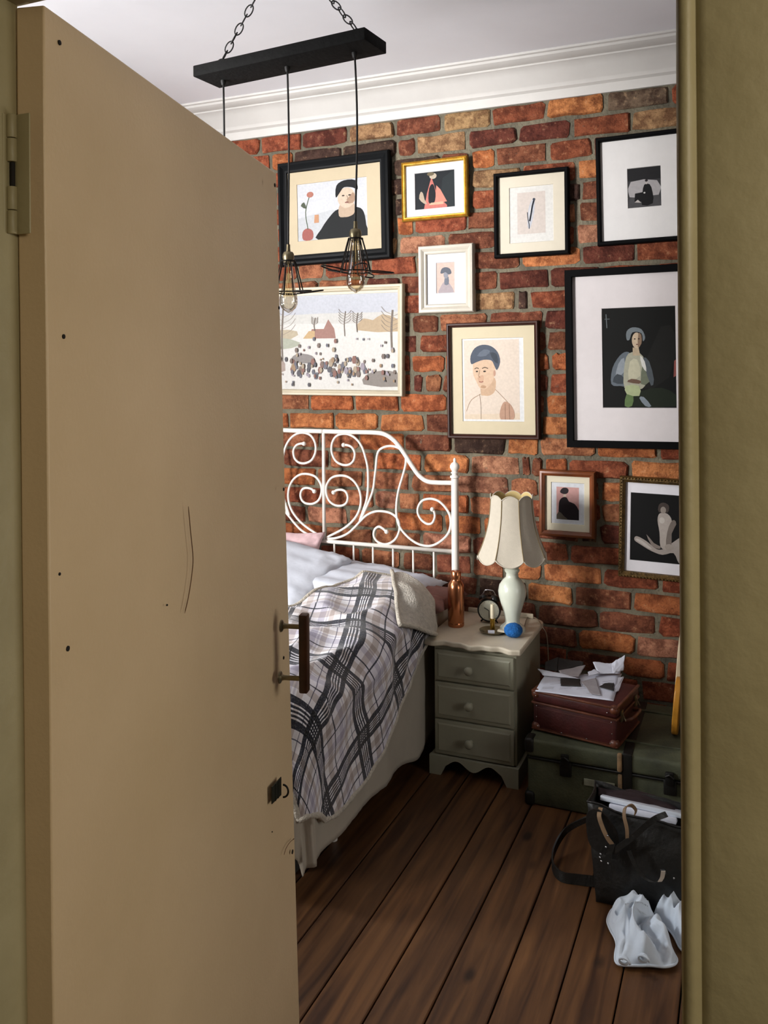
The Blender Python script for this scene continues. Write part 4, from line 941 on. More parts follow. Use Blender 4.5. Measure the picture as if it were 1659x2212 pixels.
def coons(bot, top, lef, rig, ni, nj):
    """bot/top run left to right (nj), lef/rig run bottom to top (ni)"""
    B = resample(bot, nj); T_ = resample(top, nj); L_ = resample(lef, ni); R_ = resample(rig, ni); G = np.zeros((ni, nj, 2))
    for i in range(ni):
        v = i / (ni - 1)
        for j in range(nj):
            u = j / (nj - 1)
            G[i, j] = (1 - v) * B[j] + v * T_[j] + (1 - u) * L_[i] + u * R_[i] - ((1 - u) * (1 - v) * B[0] + u * (1 - v) * B[-1] + (1 - u) * v * T_[0] + u * v * T_[-1])
    return G
# white bed sheet, hanging almost to the floor
bot = [(-2.55, BY0 - .38), (-1.6, BY0 - .38), (-1.2, BY0 - .38), (-.88, 1.86)]
rig = sm([(-.88, 1.86), (-.76, 2.08), (-.745, 2.4), (-.73, 2.9), (-.70, 3.1), (-.76, 3.5)])
G = coons(bot, [(-2.55, 3.52), (-.76, 3.5)], [(-2.55, BY0 - .38), (-2.55, 3.52)], rig, 90, 110)
axs, bys = BX1 - .10, BY0 + .08
def sheet_pt(a, b, off=0.0):
    p, n_ = drape(a, b, axs, bys, .05, .585, .02)
    hang = min(1, max(0, (.56 - p.z) / .3)); side = b if a - axs > bys - b else a
    w = .012 * nz(side * 7, p.z * 1.6, 2) + .018 * hang * math.sin(side * 21 + 2 * nz(side * 3, p.z)) * (.5 + .5 * nz(side * 2.2, 7)) + .004 * nz(side * 30, p.z * 8, 8)
    return p + n_ * (w * .8 + off)
rows = [[sheet_pt(*G[i, j]) for j in range(110)] for i in range(90)]
q = MB(); q.grid(rows); o = link('bed_sheet', q, SHEET, smooth=True); sd = o.modifiers.new('s', 'SOLIDIFY'); sd.thickness = .003
tag(o, 'plain off-white sheet hanging down the side of the bed below the blanket', 'bed sheet')

# plaid blanket
tip = (-.972, 1.957)
right = sm([tip, (-.87, 2.12), (-.80, 2.30), (-.780, 2.45), (-.795, 2.60), (-.867, 2.78), (-.954, 2.98), (-1.01, 3.12), (-1.06, 3.20)])
foot = sm([(-2.55, 1.80), (-1.9, 1.88), (-1.4, 1.95), (-1.2, 1.975), tip])
head = sm([(-2.55, 2.55), (-2.0, 2.62), (-1.72, 2.70), (-1.60, 2.84), (-1.545, 3.02), (-1.52, 3.17), (-1.45, 3.29), (-1.37, 3.345)]) + [(-1.2, 3.27), (-1.06, 3.20)]
NI, NJ = 130, 150
G = coons(foot, head, [(-2.55, 1.80), (-2.55, 2.55)], right, NI, NJ)
axb, byb = BX1 - .155, BY0 + .12
def blanket_z(a, b): return .645 + .055 * max(0, min(1, (b - 2.7) / .6)) + .03 * math.exp(-((a + 1.55) ** 2) / .05) * math.exp(-((b - 2.9) ** 2) / .3)
def blanket_pt(a, b, off=0.0):
    p, n_ = drape(a, b, axb, byb, .12, blanket_z(a, b), .03)
    hang = min(1, max(0, (.56 - p.z) / .25)); side = b if a - axb > byb - b else a
    top = 1 - hang
    w = top * (.024 * nz(a * 3.2 + .4, b * 3.2) + .020 * (1 - abs(nz(a * 6 + b * 3, b * 5 - a * 2, 4)) * 2.4) + .005 * nz(a * 16, b * 16))
    w += hang * (.012 * nz(side * 5, p.z * 2, 6) + .004 * nz(side * 14, p.z * 10, 2))
    return p + n_ * (w + off)
rows = [[blanket_pt(*G[i, j]) for j in range(NJ)] for i in range(NI)]
q = MB(); q.grid(rows)
bk = thing('plaid_blanket', 'navy and white plaid blanket with fleece lining spread over the bed', 'blanket', (-1.7, 2.6, .62))
o = link('plaid_face', q, PLAID, bk, smooth=True); uvl = o.data.uv_layers.new(name='UVMap'); th = math.radians(17); ct, st_ = math.cos(th), math.sin(th)
UV = []
for i in range(NI):
    for j in range(NJ):
        a, b = G[i, j]; UV.append((a * ct + b * st_, -a * st_ + b * ct))
for lp in o.data.loops: uvl.data[lp.index].uv = UV[lp.vertex_index]
rows = [[blanket_pt(*G[i, j], -.012) for j in range(NJ)] for i in range(NI)]
q = MB(); q.grid(rows); link('fleece_lining', q, SHERPA, bk, smooth=True)
edge = [tuple(x) for x in foot[:-1]] + [tuple(x) for x in right] + [tuple(x) for x in head[::-1][1:]]
E = resample(edge, 300); q = MB(); q.tube([blanket_pt(a, b, -.004) for a, b in E], [.0095 + .003 * nz(i * .4, 2) for i in range(300)], 8); link('fleece_edge', q, HEM, bk, smooth=True)
# turned-back corner showing the fleece
A_, B_, D_ = (-1.385, 3.35), (-1.05, 3.20), (-1.18, 2.90)
q = MB(); nF = 40; rows = []
for i in range(nF + 1):
    v = i / nF; row = []
    for j in range(nF + 1):
        u = j / nF
        # triangle folded from AB towards D; u across from crease A..B side to D
        cx_ = A_[0] * (1 - v) + B_[0] * v; cy_ = A_[1] * (1 - v) + B_[1] * v
        e = (A_[0] * (1 - v) + D_[0] * v, A_[1] * (1 - v) + D_[1] * v)
        bow = .035 * math.sin(PI * u) * v
        a = cx_ * (1 - u) + e[0] * u; b = cy_ * (1 - u) + e[1] * u
        row.append(blanket_pt(a, b, .014 + .012 * math.sin(PI * min(1, u * 1.0)) * v + bow * .3 + .006 * nz(a * 14, b * 14)))
    rows.append(row)
q.grid(rows); o = link('turned_corner', q, SHERPA, bk, smooth=True); s_ = o.modifiers.new('s', 'SOLIDIFY'); s_.thickness = .014; s_.offset = -1
q = MB(); q.tube([r_[-1] + Vector((0, 0, .002)) for r_ in rows] + [p for p in rows[-1][::-1]], .0085, 8); link('fleece_edge', q, HEM, bk, smooth=True)

# pillows
def pillow(name, label, c, sx_, sy_, sz_, rx, ry, rz, m, seed, cat='pillow', pw=2.6, corner=.0):
    n = 34; Rm = Matrix.Rotation(rz, 4, 'Z') @ Matrix.Rotation(ry, 4, 'Y') @ Matrix.Rotation(rx, 4, 'X'); V = []; Fc = []
    def pt(u, v, s):
        x = math.copysign(abs(u) ** .8, u); y = math.copysign(abs(v) ** .8, v)
        pull = 1 - .10 * (1 - abs(v) ** 2) * abs(u) ** 4 ; pull2 = 1 - .10 * (1 - abs(u) ** 2) * abs(v) ** 4
        h = ((1 - abs(x) ** pw) * (1 - abs(y) ** pw)); h = max(h, 0) ** .42
        w = .010 * nz(x * 3 + seed, y * 3, s) + .007 * (abs(nz(x * 5 + seed, y * 5 + 3, s)) - .2) + .012 * abs(x * y) * nz(x * 12 + seed, y * 12)
        return Rm @ Vector((x * sx_ * pull, y * sy_ * pull2, s * sz_ * h + w * (h > 0))) + Vector(c)
    q = MB()
    for s in (1, -1):
        q.grid([[pt(-1 + 2 * j / n, -1 + 2 * i / n, s) for j in range(n + 1)] for i in range(n + 1)])
    o = link(name, q, m, smooth=True); bm = bmesh.new(); bm.from_mesh(o.data); bmesh.ops.remove_doubles(bm, verts=bm.verts[:], dist=.004); bmesh.ops.recalc_face_normals(bm, faces=bm.faces[:]); bm.to_mesh(o.data); bm.free()
    o.data.polygons.foreach_set('use_smooth', [True] * len(o.data.polygons))
    return tag(o, label, cat)
R_ = math.radians
pillow('pillow', 'pink pillow standing behind the white pillows on the bed', (-2.05, 3.49, .665), .24, .17, .05, R_(62), 0, R_(4), PILP, 3)
pillow('pillow', 'plump bluish-white pillow nearest the door, leaning on the headboard', (-1.98, 3.34, .665), .32, .22, .075, R_(26), R_(8), R_(-6), PILW, 8)
pillow('pillow', 'white pillow with a pointed corner beside the nightstand', (-1.555, 3.42, .632), .33, .19, .06, R_(6), R_(3), R_(-5), PILW, 15)
pillow('pillow', 'dusky mauve pillow poking out under the white pillow', (-1.44, 3.43, .59), .33, .14, .05, R_(0), R_(-2), R_(-4), PILM, 21)
# ================================================================== NIGHTSTAND
NY0, NY1 = 3.15, 3.56; NX1 = wallX(1115, 0) * 0 + PY(1117, 1500, NY0).x; NX0 = PY(931, 1650, NY0).x; NZ = .524
ns = thing('nightstand', 'sage painted three-drawer nightstand with cream top between bed and trunk', 'nightstand', ((NX0 + NX1) / 2, (NY0 + NY1) / 2, 0))
q = MB(); q.rbox((NX0 + .012, NY0 + .012, .075), (NX1 - .004, NY1, NZ - .02), .004, 2); link('body', q, NSP, ns, auto=40)
# top with a softly waved front edge
W2 = (NX1 - NX0) / 2; cxn = (NX0 + NX1) / 2; pts = []
for i in range(41):
    t = -1 + 2 * i / 40; wv = .010 * math.cos(t * PI * 2.2) + .006 * math.cos(t * PI * 5)
    pts.append(Vector((cxn + t * (W2 + .02), NY0 - .022 - wv * (1 - abs(t) ** 6), NZ - .022)))
rc_ = .05
for k in range(9):
    a = PI / 2 * k / 8; pts.append(Vector((cxn + W2 + .02 - rc_ + rc_ * math.cos(a), NY1 - rc_ + rc_ * math.sin(a), NZ - .022)))
for k in range(9):
    a = PI / 2 + PI / 2 * k / 8; pts.append(Vector((cxn - W2 - .02 + rc_ + rc_ * math.cos(a), NY1 - rc_ + rc_ * math.sin(a), NZ - .022)))
q = MB(); q.prism(pts, (0, 0, .022)); o = fix(link('top', q, NST, ns, auto=40)); bv = o.modifiers.new('b', 'BEVEL'); bv.width = .006; bv.segments = 3; bv.limit_method = 'ANGLE'
def zfront(py): return PY(1110, py, NY0).z
cuts = [zfront(1421), zfront(1493), zfront(1577), zfront(1657)]
for k in range(3):
    z1, z0 = cuts[k] - .003, cuts[k + 1] + .003
    q = MB(); q.rbox((NX0 + .018, NY0 - .004, z0), (NX1 - .012, NY0 + .03, z1), .004, 2)
    d = link('drawer', q, NSP, ns, auto=40)
    q = MB(); e = .012
    # raised field with sloped border
    x0, x1 = NX0 + .018 + e, NX1 - .012 - e
    V = [(x0, NY0 - .004, z0 + e), (x1, NY0 - .004, z0 + e), (x1, NY0 - .004, z1 - e), (x0, NY0 - .004, z1 - e), (x0 + .006, NY0 - .007, z0 + e + .006), (x1 - .006, NY0 - .007, z0 + e + .006), (x1 - .006, NY0 - .007, z1 - e - .006), (x0 + .006, NY0 - .007, z1 - e - .006)]
    q.add(V, [(0, 1, 5, 4), (1, 2, 6, 5), (2, 3, 7, 6), (3, 0, 4, 7), (4, 5, 6, 7)]); fix(link('drawer_field', q, NSP, d))
    kc = Vector((PY(1017, 1445, NY0).x, NY0 - .006, (z0 + z1) / 2)); Mk = Matrix.Rotation(PI / 2, 4, 'X')
    q = MB(); q.lathe([(.001, 0), (.009, 0), (.007, .006), (.0065, .012), (.012, .018), (.0165, .025), (.0165, .031), (.011, .037), (.001, .039)], kc, 20, M=Mk); link('knob', q, NSP, d, auto=60)
# plinth with shaped apron
def apron(x0, x1, h):
    P = [(x0, 0), (x0 + .045, 0)]
    n = 26
    for i in range(n + 1):
        t = i / n; x = x0 + .045 + (x1 - x0 - .09) * t
        z = .034 + .022 * math.sin(PI * min(1, t * 4)) ** 1 * (t < .25) + 0
        s = abs(2 * t - 1); z = .048 - .016 * math.cos(s * PI * 2) * (s < .999) - .048 * max(0, (s - .86) / .14) ** 1.5
        P.append((x, max(0, z)))
    P += [(x1 - .045, 0), (x1, 0), (x1, h), (x0, h)]
    return P
h = cuts[3] - .002
q = MB(); q.prism([Vector((x, NY0 - .012, z)) for x, z in apron(NX0 - .002, NX1 + .006, h)], (0, .018, 0)); link('plinth', q, NSP, ns, auto=30); 
q = MB(); q.rbox((NX1 - .010, NY0 + .006, 0), (NX1 + .006, NY1, h), .003, 1); link('plinth_side', q, NSP, ns, auto=40)
q = MB(); q.rbox((NX0 - .002, NY0 + .006, 0), (NX0 + .014, NY1, h), .003, 1); link('plinth_side', q, NSP, ns, auto=40)
q = MB(); q.rbox((NX0 + .03, NY1 - .012, NZ), (NX1 - .03, NY1 - .002, NZ + .02), .004, 2); link('back_ledge', q, NST, ns, auto=40)

# ---- table lamp
lc = PZ(1107, 1361, NZ); lc = Vector((lc.x, lc.y, NZ)); dl = lc.dot(fwd)
def lz(py): return PD(1107, py, dl).z - NZ
tl = thing('table_lamp', 'white ceramic table lamp with a flared scalloped cream shade', 'lamp', lc)
H = lz(1222); s = H / .262
q = MB(); q.lathe([(r_ * s, z * s) for r_, z in ((.001, 0), (.052, 0), (.052, .010), (.047, .016), (.030, .030), (.029, .045), (.034, .07), (.045, .105), (.055, .140), (.057, .160), (.052, .185), (.038, .205), (.026, .216), (.024, .232), (.030, .240), (.031, .247), (.025, .252), (.034, .262), (.028, .272), (.001, .272))], lc, 36); link('base', q, CERAM, tl, auto=50)
zb_, zt_ = lz(1197), lz(1076); rb = 77 / F * dl; rt = 47 / F * dl
def sh(t): return rt + (rb - rt) * (.16 * t + .84 * t ** 2.3)        # t=0 top, 1 bottom
NPn = 8; ph0 = R_(90 + 22.9) - PI + R_(10)
for k in range(NPn):
    a0 = ph0 + 2 * PI * k / NPn; a1 = a0 + 2 * PI / NPn; nI, nJ = 18, 12; rows = []
    for i in range(nI + 1):
        t = i / nI; row = []
        for j in range(nJ + 1):
            u = j / nJ; r_ = sh(t); p0 = Vector((math.cos(a0), math.sin(a0), 0)) * r_; p1 = Vector((math.cos(a1), math.sin(a1), 0)) * r_
            p = p0.lerp(p1, u); p = p * (1 + .035 * math.sin(PI * u))
            z = zt_ + (zb_ - zt_) * t + .017 * math.sin(PI * u) ** .8 * (1 - t) ** 4 - .026 * math.sin(PI * u) ** .8 * t ** 4
            row.append(lc + Vector((p.x, p.y, z)))
        rows.append(row)
    q = MB(); q.grid(rows); ni = len(rows); nj = len(rows[0])
    inn = [[p + (Vector((lc.x, lc.y, p.z)) - p).normalized() * .0025 for p in r] for r in rows]
    q.grid(inn, m=1)
    o = link('shade_panel', q, [SHADE, SHADEI], tl, smooth=True)
    q = MB(); q.tube([r[0] for r in rows], .0024, 6); link('piping', q, PIPE, tl, smooth=True)
    for rw_, rr_ in ((rows[0], .0022), (rows[-1], .0026)):
        q = MB(); q.tube(rw_, rr_, 6); link('scalloped_trim', q, SHADE, tl, smooth=True)
q = MB()
for k in range(3):
    a = 2 * PI * k / 3 + .4; q.tube([lc + Vector((0, 0, zt_ - .02)), lc + Vector((math.cos(a) * sh(.05) * .97, math.sin(a) * sh(.05) * .97, zt_ - .012))], .0012, 6)
q.tube([lc + Vector((0, 0, H)), lc + Vector((0, 0, zt_ - .015))], .005, 8); link('shade_carrier', q, BRASSA, tl)
cpts = [lc + Vector((.045, .0, .004)), PZ(1140, 1334, NZ + .004), PZ(1160, 1337, NZ + .006), Vector((NX1 + .03, NY1 - .10, NZ - .004)), Vector((NX1 + .045, NY1 - .09, NZ - .05)), Vector((NX1 + .047, NY1 - .07, NZ - .2)), Vector((NX1 + .047, NY1 - .03, .02))]
q = MB(); q.tube(catmull(cpts, 6), .0022, 6); link('cord', q, mat('cord_beige', '8c7a66', .6), tl, smooth=True)

# ---- copper bottle
bc_ = PZ(982, 1355, NZ); bc_ = Vector((bc_.x, bc_.y + .02, NZ)); db = bc_.dot(fwd); Hb = PD(982, 1233, db).z - NZ; rbt = 17.5 / F * db
bt = thing('copper_bottle', 'tall copper water bottle standing beside the bed post on the nightstand', 'bottle', bc_)
q = MB(); q.lathe([(.001, 0), (rbt * .92, 0), (rbt, .004), (rbt * 1.0, .016), (rbt * .97, .018), (rbt, .020), (rbt * 1.02, Hb * .5), (rbt, Hb * .70), (rbt * .93, Hb * .76), (rbt * .66, Hb * .82), (rbt * .58, Hb * .84), (rbt * .58, Hb * .86), (.001, Hb * .86)], bc_, 40); link('body', q, COPPER, bt, auto=50)
q = MB(); q.lathe([(.001, Hb * .862), (rbt * .62, Hb * .862), (rbt * .64, Hb * .87), (rbt * .64, Hb * .99), (rbt * .58, Hb), (.001, Hb)], bc_, 32); link('cap', q, COPPER, bt, auto=50)

# ---- alarm clock
cc = PZ(1053, 1349, NZ); rck = 25 / F * cc.dot(fwd); cc = Vector((cc.x, cc.y + .03, NZ + rck + .006))
ck = thing('alarm_clock', 'small round black alarm clock with a pale dial behind the candlestick', 'clock', (cc.x, cc.y, NZ))
ang = R_(8); Mc = Matrix.Rotation(ang, 4, 'Z') @ Matrix.Rotation(PI / 2, 4, 'X')   # local z points to the viewer side (-Y)
q = MB(); q.lathe([(.001, -.022), (rck * .86, -.022), (rck, -.016), (rck * 1.02, .012), (rck * .97, .017), (rck * .90, .016), (rck * .88, .013), (.001, .013)], cc, 36, M=Mc); link('case', q, CLOCKB, ck, auto=50)
q = MB(); q.lathe([(.001, .0135), (rck * .87, .0135), (rck * .87, .0145), (.001, .0145)], cc, 36, M=Mc); dial = link('dial', q, CLOCKF, ck, auto=40)
def onface(x, z, d=.016): return cc + Mc.to_3x3() @ Vector((x, z, d))
for k in range(12):
    a = 2 * PI * k / 12; q = MB(); q.tube([onface(math.sin(a) * rck * .74, math.cos(a) * rck * .74, .0147), onface(math.sin(a) * rck * .82, math.cos(a) * rck * .82, .0147)], .0007, 4); link('hour_mark', q, CLOCKB, dial)
for a, l, w in ((R_(178), .66, .0011), (R_(-62), .46, .0014)):
    q = MB(); q.tube([onface(0, 0), onface(math.sin(a) * rck * l, math.cos(a) * rck * l)], w, 6); link('hand', q, CLOCKB, ck)
for s in (-1, 1):
    q = MB(); q.tube([cc + Vector((s * rck * .55, 0, -rck * .85)), Vector((cc.x + s * rck * .75, cc.y - .004, NZ + .003))], [.004, .003], 8); link('foot', q, CLOCKB, ck, smooth=True)
    b_ = cc + Vector((s * rck * .52, 0, rck * .98)); q = MB(); q.lathe([(rck * .42, 0), (rck * .40, .006), (rck * .25, .013), (.002, .016)], b_, 18, M=Matrix.Rotation(s * .5, 4, 'Y')); link('bell', q, CLOCKB, ck, auto=50)
q = MB(); q.tube(catmull([cc + Vector((-rck * .66, 0, rck * 1.08)), cc + Vector((-rck * .5, 0, rck * 1.45)), cc + Vector((-rck * .3, 0, rck * 1.68)), cc + Vector((rck * .3, 0, rck * 1.68)), cc + Vector((rck * .5, 0, rck * 1.45)), cc + Vector((rck * .66, 0, rck * 1.08))], 5), .0022, 8); link('handle', q, STEEL, ck, smooth=True)

# ---- chamber candlestick and candle
dc = PZ(1064, 1367, NZ); dc = Vector((dc.x, dc.y, NZ)); rd = 28 / F * dc.dot(fwd)
cs_ = thing('chamberstick', 'brass saucer candlestick in front of the alarm clock', 'candlestick', dc)
q = MB(); q.lathe([(.001, .001), (rd * .6, 0), (rd * .85, .004), (rd, .011), (rd * 1.02, .013), (rd * .97, .0125), (rd * .82, .006), (rd * .55, .003), (.001, .003)], dc, 32); link('saucer', q, BRASSA, cs_, auto=50)
q = MB(); q.lathe([(.001, .003), (.012, .003), (.009, .008), (.0085, .012), (.0095, .014), (.0095, .050), (.011, .053), (.0105, .058), (.0085, .058), (.0085, .052), (.001, .052)], dc, 24); link('stem', q, BRASS, cs_, auto=50)
q = MB(); q.tube([dc + Vector((rd + .010 + .013 * math.cos(a), -.004, .012 + .011 * math.sin(a))) for a in [2 * PI * k / 16 for k in range(16)]], .002, 6, closed=True); link('ring_handle', q, BRASSA, cs_, smooth=True)
q = MB(); q.lathe([(.001, .053), (.0078, .053), (.0080, .110), (.0070, .114), (.004, .1125), (.001, .113)], dc, 20); q.tube([dc + Vector((0, 0, .112)), dc + Vector((.002, 0, .120))], .0007, 5)
tag(link('candle', q, WAX, auto=50), 'short cream candle in the brass candlestick', 'candle')
q = MB(); q.rbox((-.013, -.009, 0), (.013, .009, .010), .001, 1, M=Matrix.Translation(dc + Vector((.004, -rd * .62, .008))) @ Matrix.Rotation(.3, 4, 'Z')); mbx = link('matchbox', q, PAPER, auto=40)
tag(mbx, 'tiny white matchbox lying on the candlestick saucer', 'matchbox')
q = MB(); q.rbox((-.022, -.008, 0), (.022, .008, .008), .001, 1, M=Matrix.Translation(dc + Vector((rd * .95, -.020, .014))) @ Matrix.Rotation(-.15, 4, 'Z')); bb = link('folded_card', q, NST, auto=40)
tag(bb, 'small folded cream card between candlestick and blue ball', 'card')

# ---- blue woollen ball
gb = PZ(1106, 1379, NZ); rg = 20 / F * gb.dot(fwd); gb = Vector((gb.x, gb.y + rg * .6, NZ + rg * .72))
q = MB(); bm = bmesh.new(); bmesh.ops.create_icosphere(bm, subdivisions=4, radius=rg)
for v in bm.verts:
    n_ = v.co.normalized(); v.co = n_ * rg * (1 + .05 * nz(n_.x * 4, n_.y * 4, n_.z * 4) + .02 * nz(n_.x * 14, n_.y * 14, n_.z * 14)); v.co.z = max(v.co.z * .78, -rg * .72)
q.addbm(bm, M=Matrix.Translation(gb)); tag(link('wool_ball', q, BLUEW, smooth=True), 'bright blue woollen ball in front of the ceramic lamp', 'ball of wool')

# ================================================================== TRUNK, SUITCASE
TY0, TY1, TZ = 3.05, 3.55, .238; TX0, TX1 = -.735, .28
tr = thing('trunk', 'long green canvas trunk with wooden battens under the brown suitcase', 'trunk', ((TX0 + TX1) / 2, (TY0 + TY1) / 2, 0))
zs_ = .172
q = MB(); q.rbox((TX0, TY0, .002), (TX1, TY1, zs_), .008, 3); link('body', q, TRUNK, tr, auto=40)
q = MB(); q.rbox((TX0 - .004, TY0 - .006, zs_ + .003), (TX1 + .004, TY1 + .004, TZ), .012, 3); lid = link('lid', q, TRUNK, tr, auto=40)
q = MB(); q.rbox((TX0 + .002, TY0 - .008, zs_ - .004), (TX1, TY0, zs_ + .004), .002, 1); link('lid_seam', q, DIRON, tr, auto=40)
for px in (1340,):
    x = PY(px, 1660, TY0).x
    q = MB(); q.rbox((x - .007, TY0 - .014, .006), (x + .007, TY0 + .002, zs_ - .004), .003, 2); link('batten', q, TRIMW, tr, auto=40)
    q = MB(); q.rbox((x - .009, TY0 - .018, zs_ + .006), (x + .007, TY0, TZ + .003), .005, 2); link('batten', q, TRIMW, tr, auto=40)
    q = MB(); q.rbox((x + .008, TY0 - .010, .006), (x + .040, TY0 - .002, TZ + .002), .003, 2); link('strap_band', q, DIRON, tr, auto=40)
    q = MB(); q.rbox((x + .008, TY0 - .006, TZ - .001), (x + .040, TY1, TZ + .003), .002, 1); link('strap_band', q, DIRON, tr, auto=40)
for px in (1222, 1447):
    x = PY(px, 1660, TY0).x
    q = MB(); q.rbox((x - .020, TY0 - .014, zs_ - .045), (x + .022, TY0 - .001, zs_ + .006), .004, 2); q.rbox((x - .014, TY0 - .020, zs_ - .01), (x + .014, TY0 - .006, zs_ + .035), .005, 2)
    q.tube([Vector((x - .012, TY0 - .022, zs_ + .022)), Vector((x, TY0 - .026, zs_ + .03)), Vector((x + .014, TY0 - .022, zs_ + .018))], .004, 8); link('latch', q, DIRON, tr, auto=40)
a = PY(1261, 1678, TY0 - .004); b = PY(1328, 1708, TY0 - .004)
q = MB(); q.rbox((a.x, TY0 - .005, min(a.z, b.z) + .0), (b.x, TY0 + .001, max(a.z, b.z) - .006), .001, 1); lb = link('label_plate', q, LABELP, tr, auto=40)
for x in (TX0 + .012,):
    q = MB(); q.rbox((x - .022, TY0 - .012, .0), (x + .014, TY0 + .05, .05), .012, 3); link('corner_cap', q, DIRON, tr, auto=40)
    q = MB(); q.rbox((x - .022, TY0 - .012, TZ - .05), (x + .014, TY0 + .05, TZ + .004), .012, 3); link('corner_cap', q, DIRON, tr, auto=40)
q = MB()
for y0, y1 in ((TY0 + .10, TY0 + .115), (TY0 + .40, TY0 + .415)): q.rbox((TX0, y0, TZ - .002), (TX1, y1, TZ + .006), .002, 1)
link('lid_slat', q, TRUNK, tr, auto=40)

SZ0 = TZ + .006; SH = .142
Af = PZ(1152, 1574, SZ0); Bf = PZ(1332, 1617, SZ0)
ex = Vector((Bf.x - Af.x, Bf.y - Af.y, 0)); SW = ex.length; ex.normalize(); ey_ = Vector((-ex.y, ex.x, 0)); SD = .255
Ms = Matrix.Translation(Vector((Af.x, Af.y, SZ0))) @ Matrix((ex, ey_, Vector((0, 0, 1)))).transposed().to_4x4()
sc = thing('suitcase', 'small oxblood fibre suitcase with riveted leather trim on the green trunk', 'suitcase', Ms @ Vector((SW / 2, SD / 2, 0)))
q = MB(); q.rbox((0, 0, .001), (SW, SD, SH - .042), .008, 3, M=Ms); link('body', q, OXB, sc, auto=40)
q = MB(); q.rbox((-.002, -.003, SH - .040), (SW + .002, SD + .003, SH), .010, 3, M=Ms); link('lid', q, OXB, sc, auto=40)
def edge_bar(z, h, name='edge_trim'):
    q = MB(); q.rbox((-.004, -.006, z), (SW + .004, .004, z + h), .002, 2, M=Ms); q.rbox((SW - .004, -.004, z), (SW + .006, SD + .004, z + h), .002, 2, M=Ms); q.rbox((-.006, -.004, z), (.004, SD + .004, z + h), .002, 2, M=Ms); link(name, q, OXT, sc, auto=40)
edge_bar(SH - .046, .007); edge_bar(SH - .006, .008); edge_bar(.001, .007)
for x in (0, SW):
    for z in (.012, SH - .012):
        bm = bmesh.new(); bmesh.ops.create_uvsphere(bm, u_segments=16, v_segments=10, radius=.019)
        for v in bm.verts: v.co = Vector((v.co.x * .95, v.co.y * .9, v.co.z * .9))
        q = MB(); q.addbm(bm, M=Ms @ Matrix.Translation((x + (.010 if x == 0 else -.010), .008, z))); cpn = link('corner_cap', q, OXT, sc, smooth=True)
for x, z in ([(.016, SH - .052), (SW - .016, SH - .052), (.016, .050), (SW - .014, .050), (.020, .016), (SW - .020, .016), (SW * .36, .012), (SW * .66, .012), (.015, SH - .014), (SW - .03, SH - .02)]):
    q = MB(); q.lathe([(.001, 0), (.0028, 0), (.0022, .0018), (.0005, .0022)], Ms @ Vector((x, -.0065 if z < SH - .05 else -.010, z)), 8, M=(Ms.to_3x3().to_4x4() @ Matrix.Rotation(PI / 2, 4, 'X'))); link('rivet', q, STEEL, sc, smooth=True)
q = MB(); q.tube([Ms @ Vector((.014, -.0045, .012)), Ms @ Vector((SW - .014, -.0045, .012)), Ms @ Vector((SW - .014, -.0045, SH - .058)), Ms @ Vector((.014, -.0045, SH - .058))], .0006, 4, closed=True); link('stitching', q, OXT, sc)
q = MB(); q.tube(catmull([Ms @ Vector((SW + .004, .07, SH - .070)), Ms @ Vector((SW + .030, .085, SH - .060)), Ms @ Vector((SW + .034, .13, SH - .058)), Ms @ Vector((SW + .030, .175, SH - .060)), Ms @ Vector((SW + .004, .19, SH - .070))], 5), .006, 8); link('handle', q, OXT, sc, smooth=True)
for y in (.045, .21):
    q = MB(); q.rbox((SW + .001, y - .012, SH - .062), (SW + .008, y + .012, SH - .022), .002, 2, M=Ms); q.tube([Ms @ Vector((SW + .006, y, SH - .03)), Ms @ Vector((SW + .026, y - .02, SH - .05))], .0022, 6); link('latch', q, BRASSA, sc, auto=40)

# ---- papers on the suitcase
PT = SZ0 + SH + .003
def paper(name, label, quad, lifts, curl, m, z, seed, cat='paper'):
    """quad: 4 pixel corners (near-left, near-right, far-right, far-left) seen at height z; lifts: corner heights"""
    C = [PZ(px, py, z + l) for (px, py), l in zip(quad, lifts)]; n = 14; rows = []
    for i in range(n + 1):
        v = i / n; row = []
        for j in range(n + 1):
            u = j / n; p = C[0] * ((1 - u) * (1 - v)) + C[1] * (u * (1 - v)) + C[2] * (u * v) + C[3] * ((1 - u) * v)
            lin_ = p.z - z; p = Vector((p.x + .003 * nz(u * 3, v * 3, seed), p.y + .003 * nz(u * 3 + 5, v * 3, seed), z + max(0, lin_) * 1.0 + curl * (abs(nz(u * 2.2 + seed, v * 2.2, 1)) + .25 * abs(nz(u * 7, v * 7, seed))) * (.3 + .7 * v)))
            row.append(p)
        rows.append(row)
    q = MB(); q.grid(rows); o = link(name, q, m, smooth=True); s_ = o.modifiers.new('s', 'SOLIDIFY'); s_.thickness = .0008
    return tag(o, label, cat, 'loose papers on the oxblood suitcase'), rows
def S6(x, y): return (1120 + x / 4.608, 1390 + y / 4.608)
p1, rws = paper('drawing_sheet', 'large white sheet with faint sketches, lowest of the papers on the suitcase', [S6(165, 475), S6(945, 572), S6(1030, 300), S6(262, 310)], [0, 0, .0, .002], .002, PAPER, PT, 1)
q = MB()
for k in range(16):
    i0 = 2 + (k * 5) % 9; j0 = 1 + (k * 7) % 11; q.tube([rws[i0][j0] + Vector((0, 0, .0012)), rws[i0 + 1][j0 + 1] + Vector((.01, 0, .0014)), rws[i0 + 1][min(j0 + 2, 14)] + Vector((0, 0, .0012))], .0004, 4)
o = link('pencil_marks', q, PAPERG, p1); o['kind'] = 'stuff'
paper('drawing_sheet', 'white sheet at the left of the paper heap, its left corner curled up', [S6(250, 320), S6(610, 350), S6(440, 300), S6(190, 255)], [.004, .006, .012, .022], .004, PAPER, PT + .003, 2)
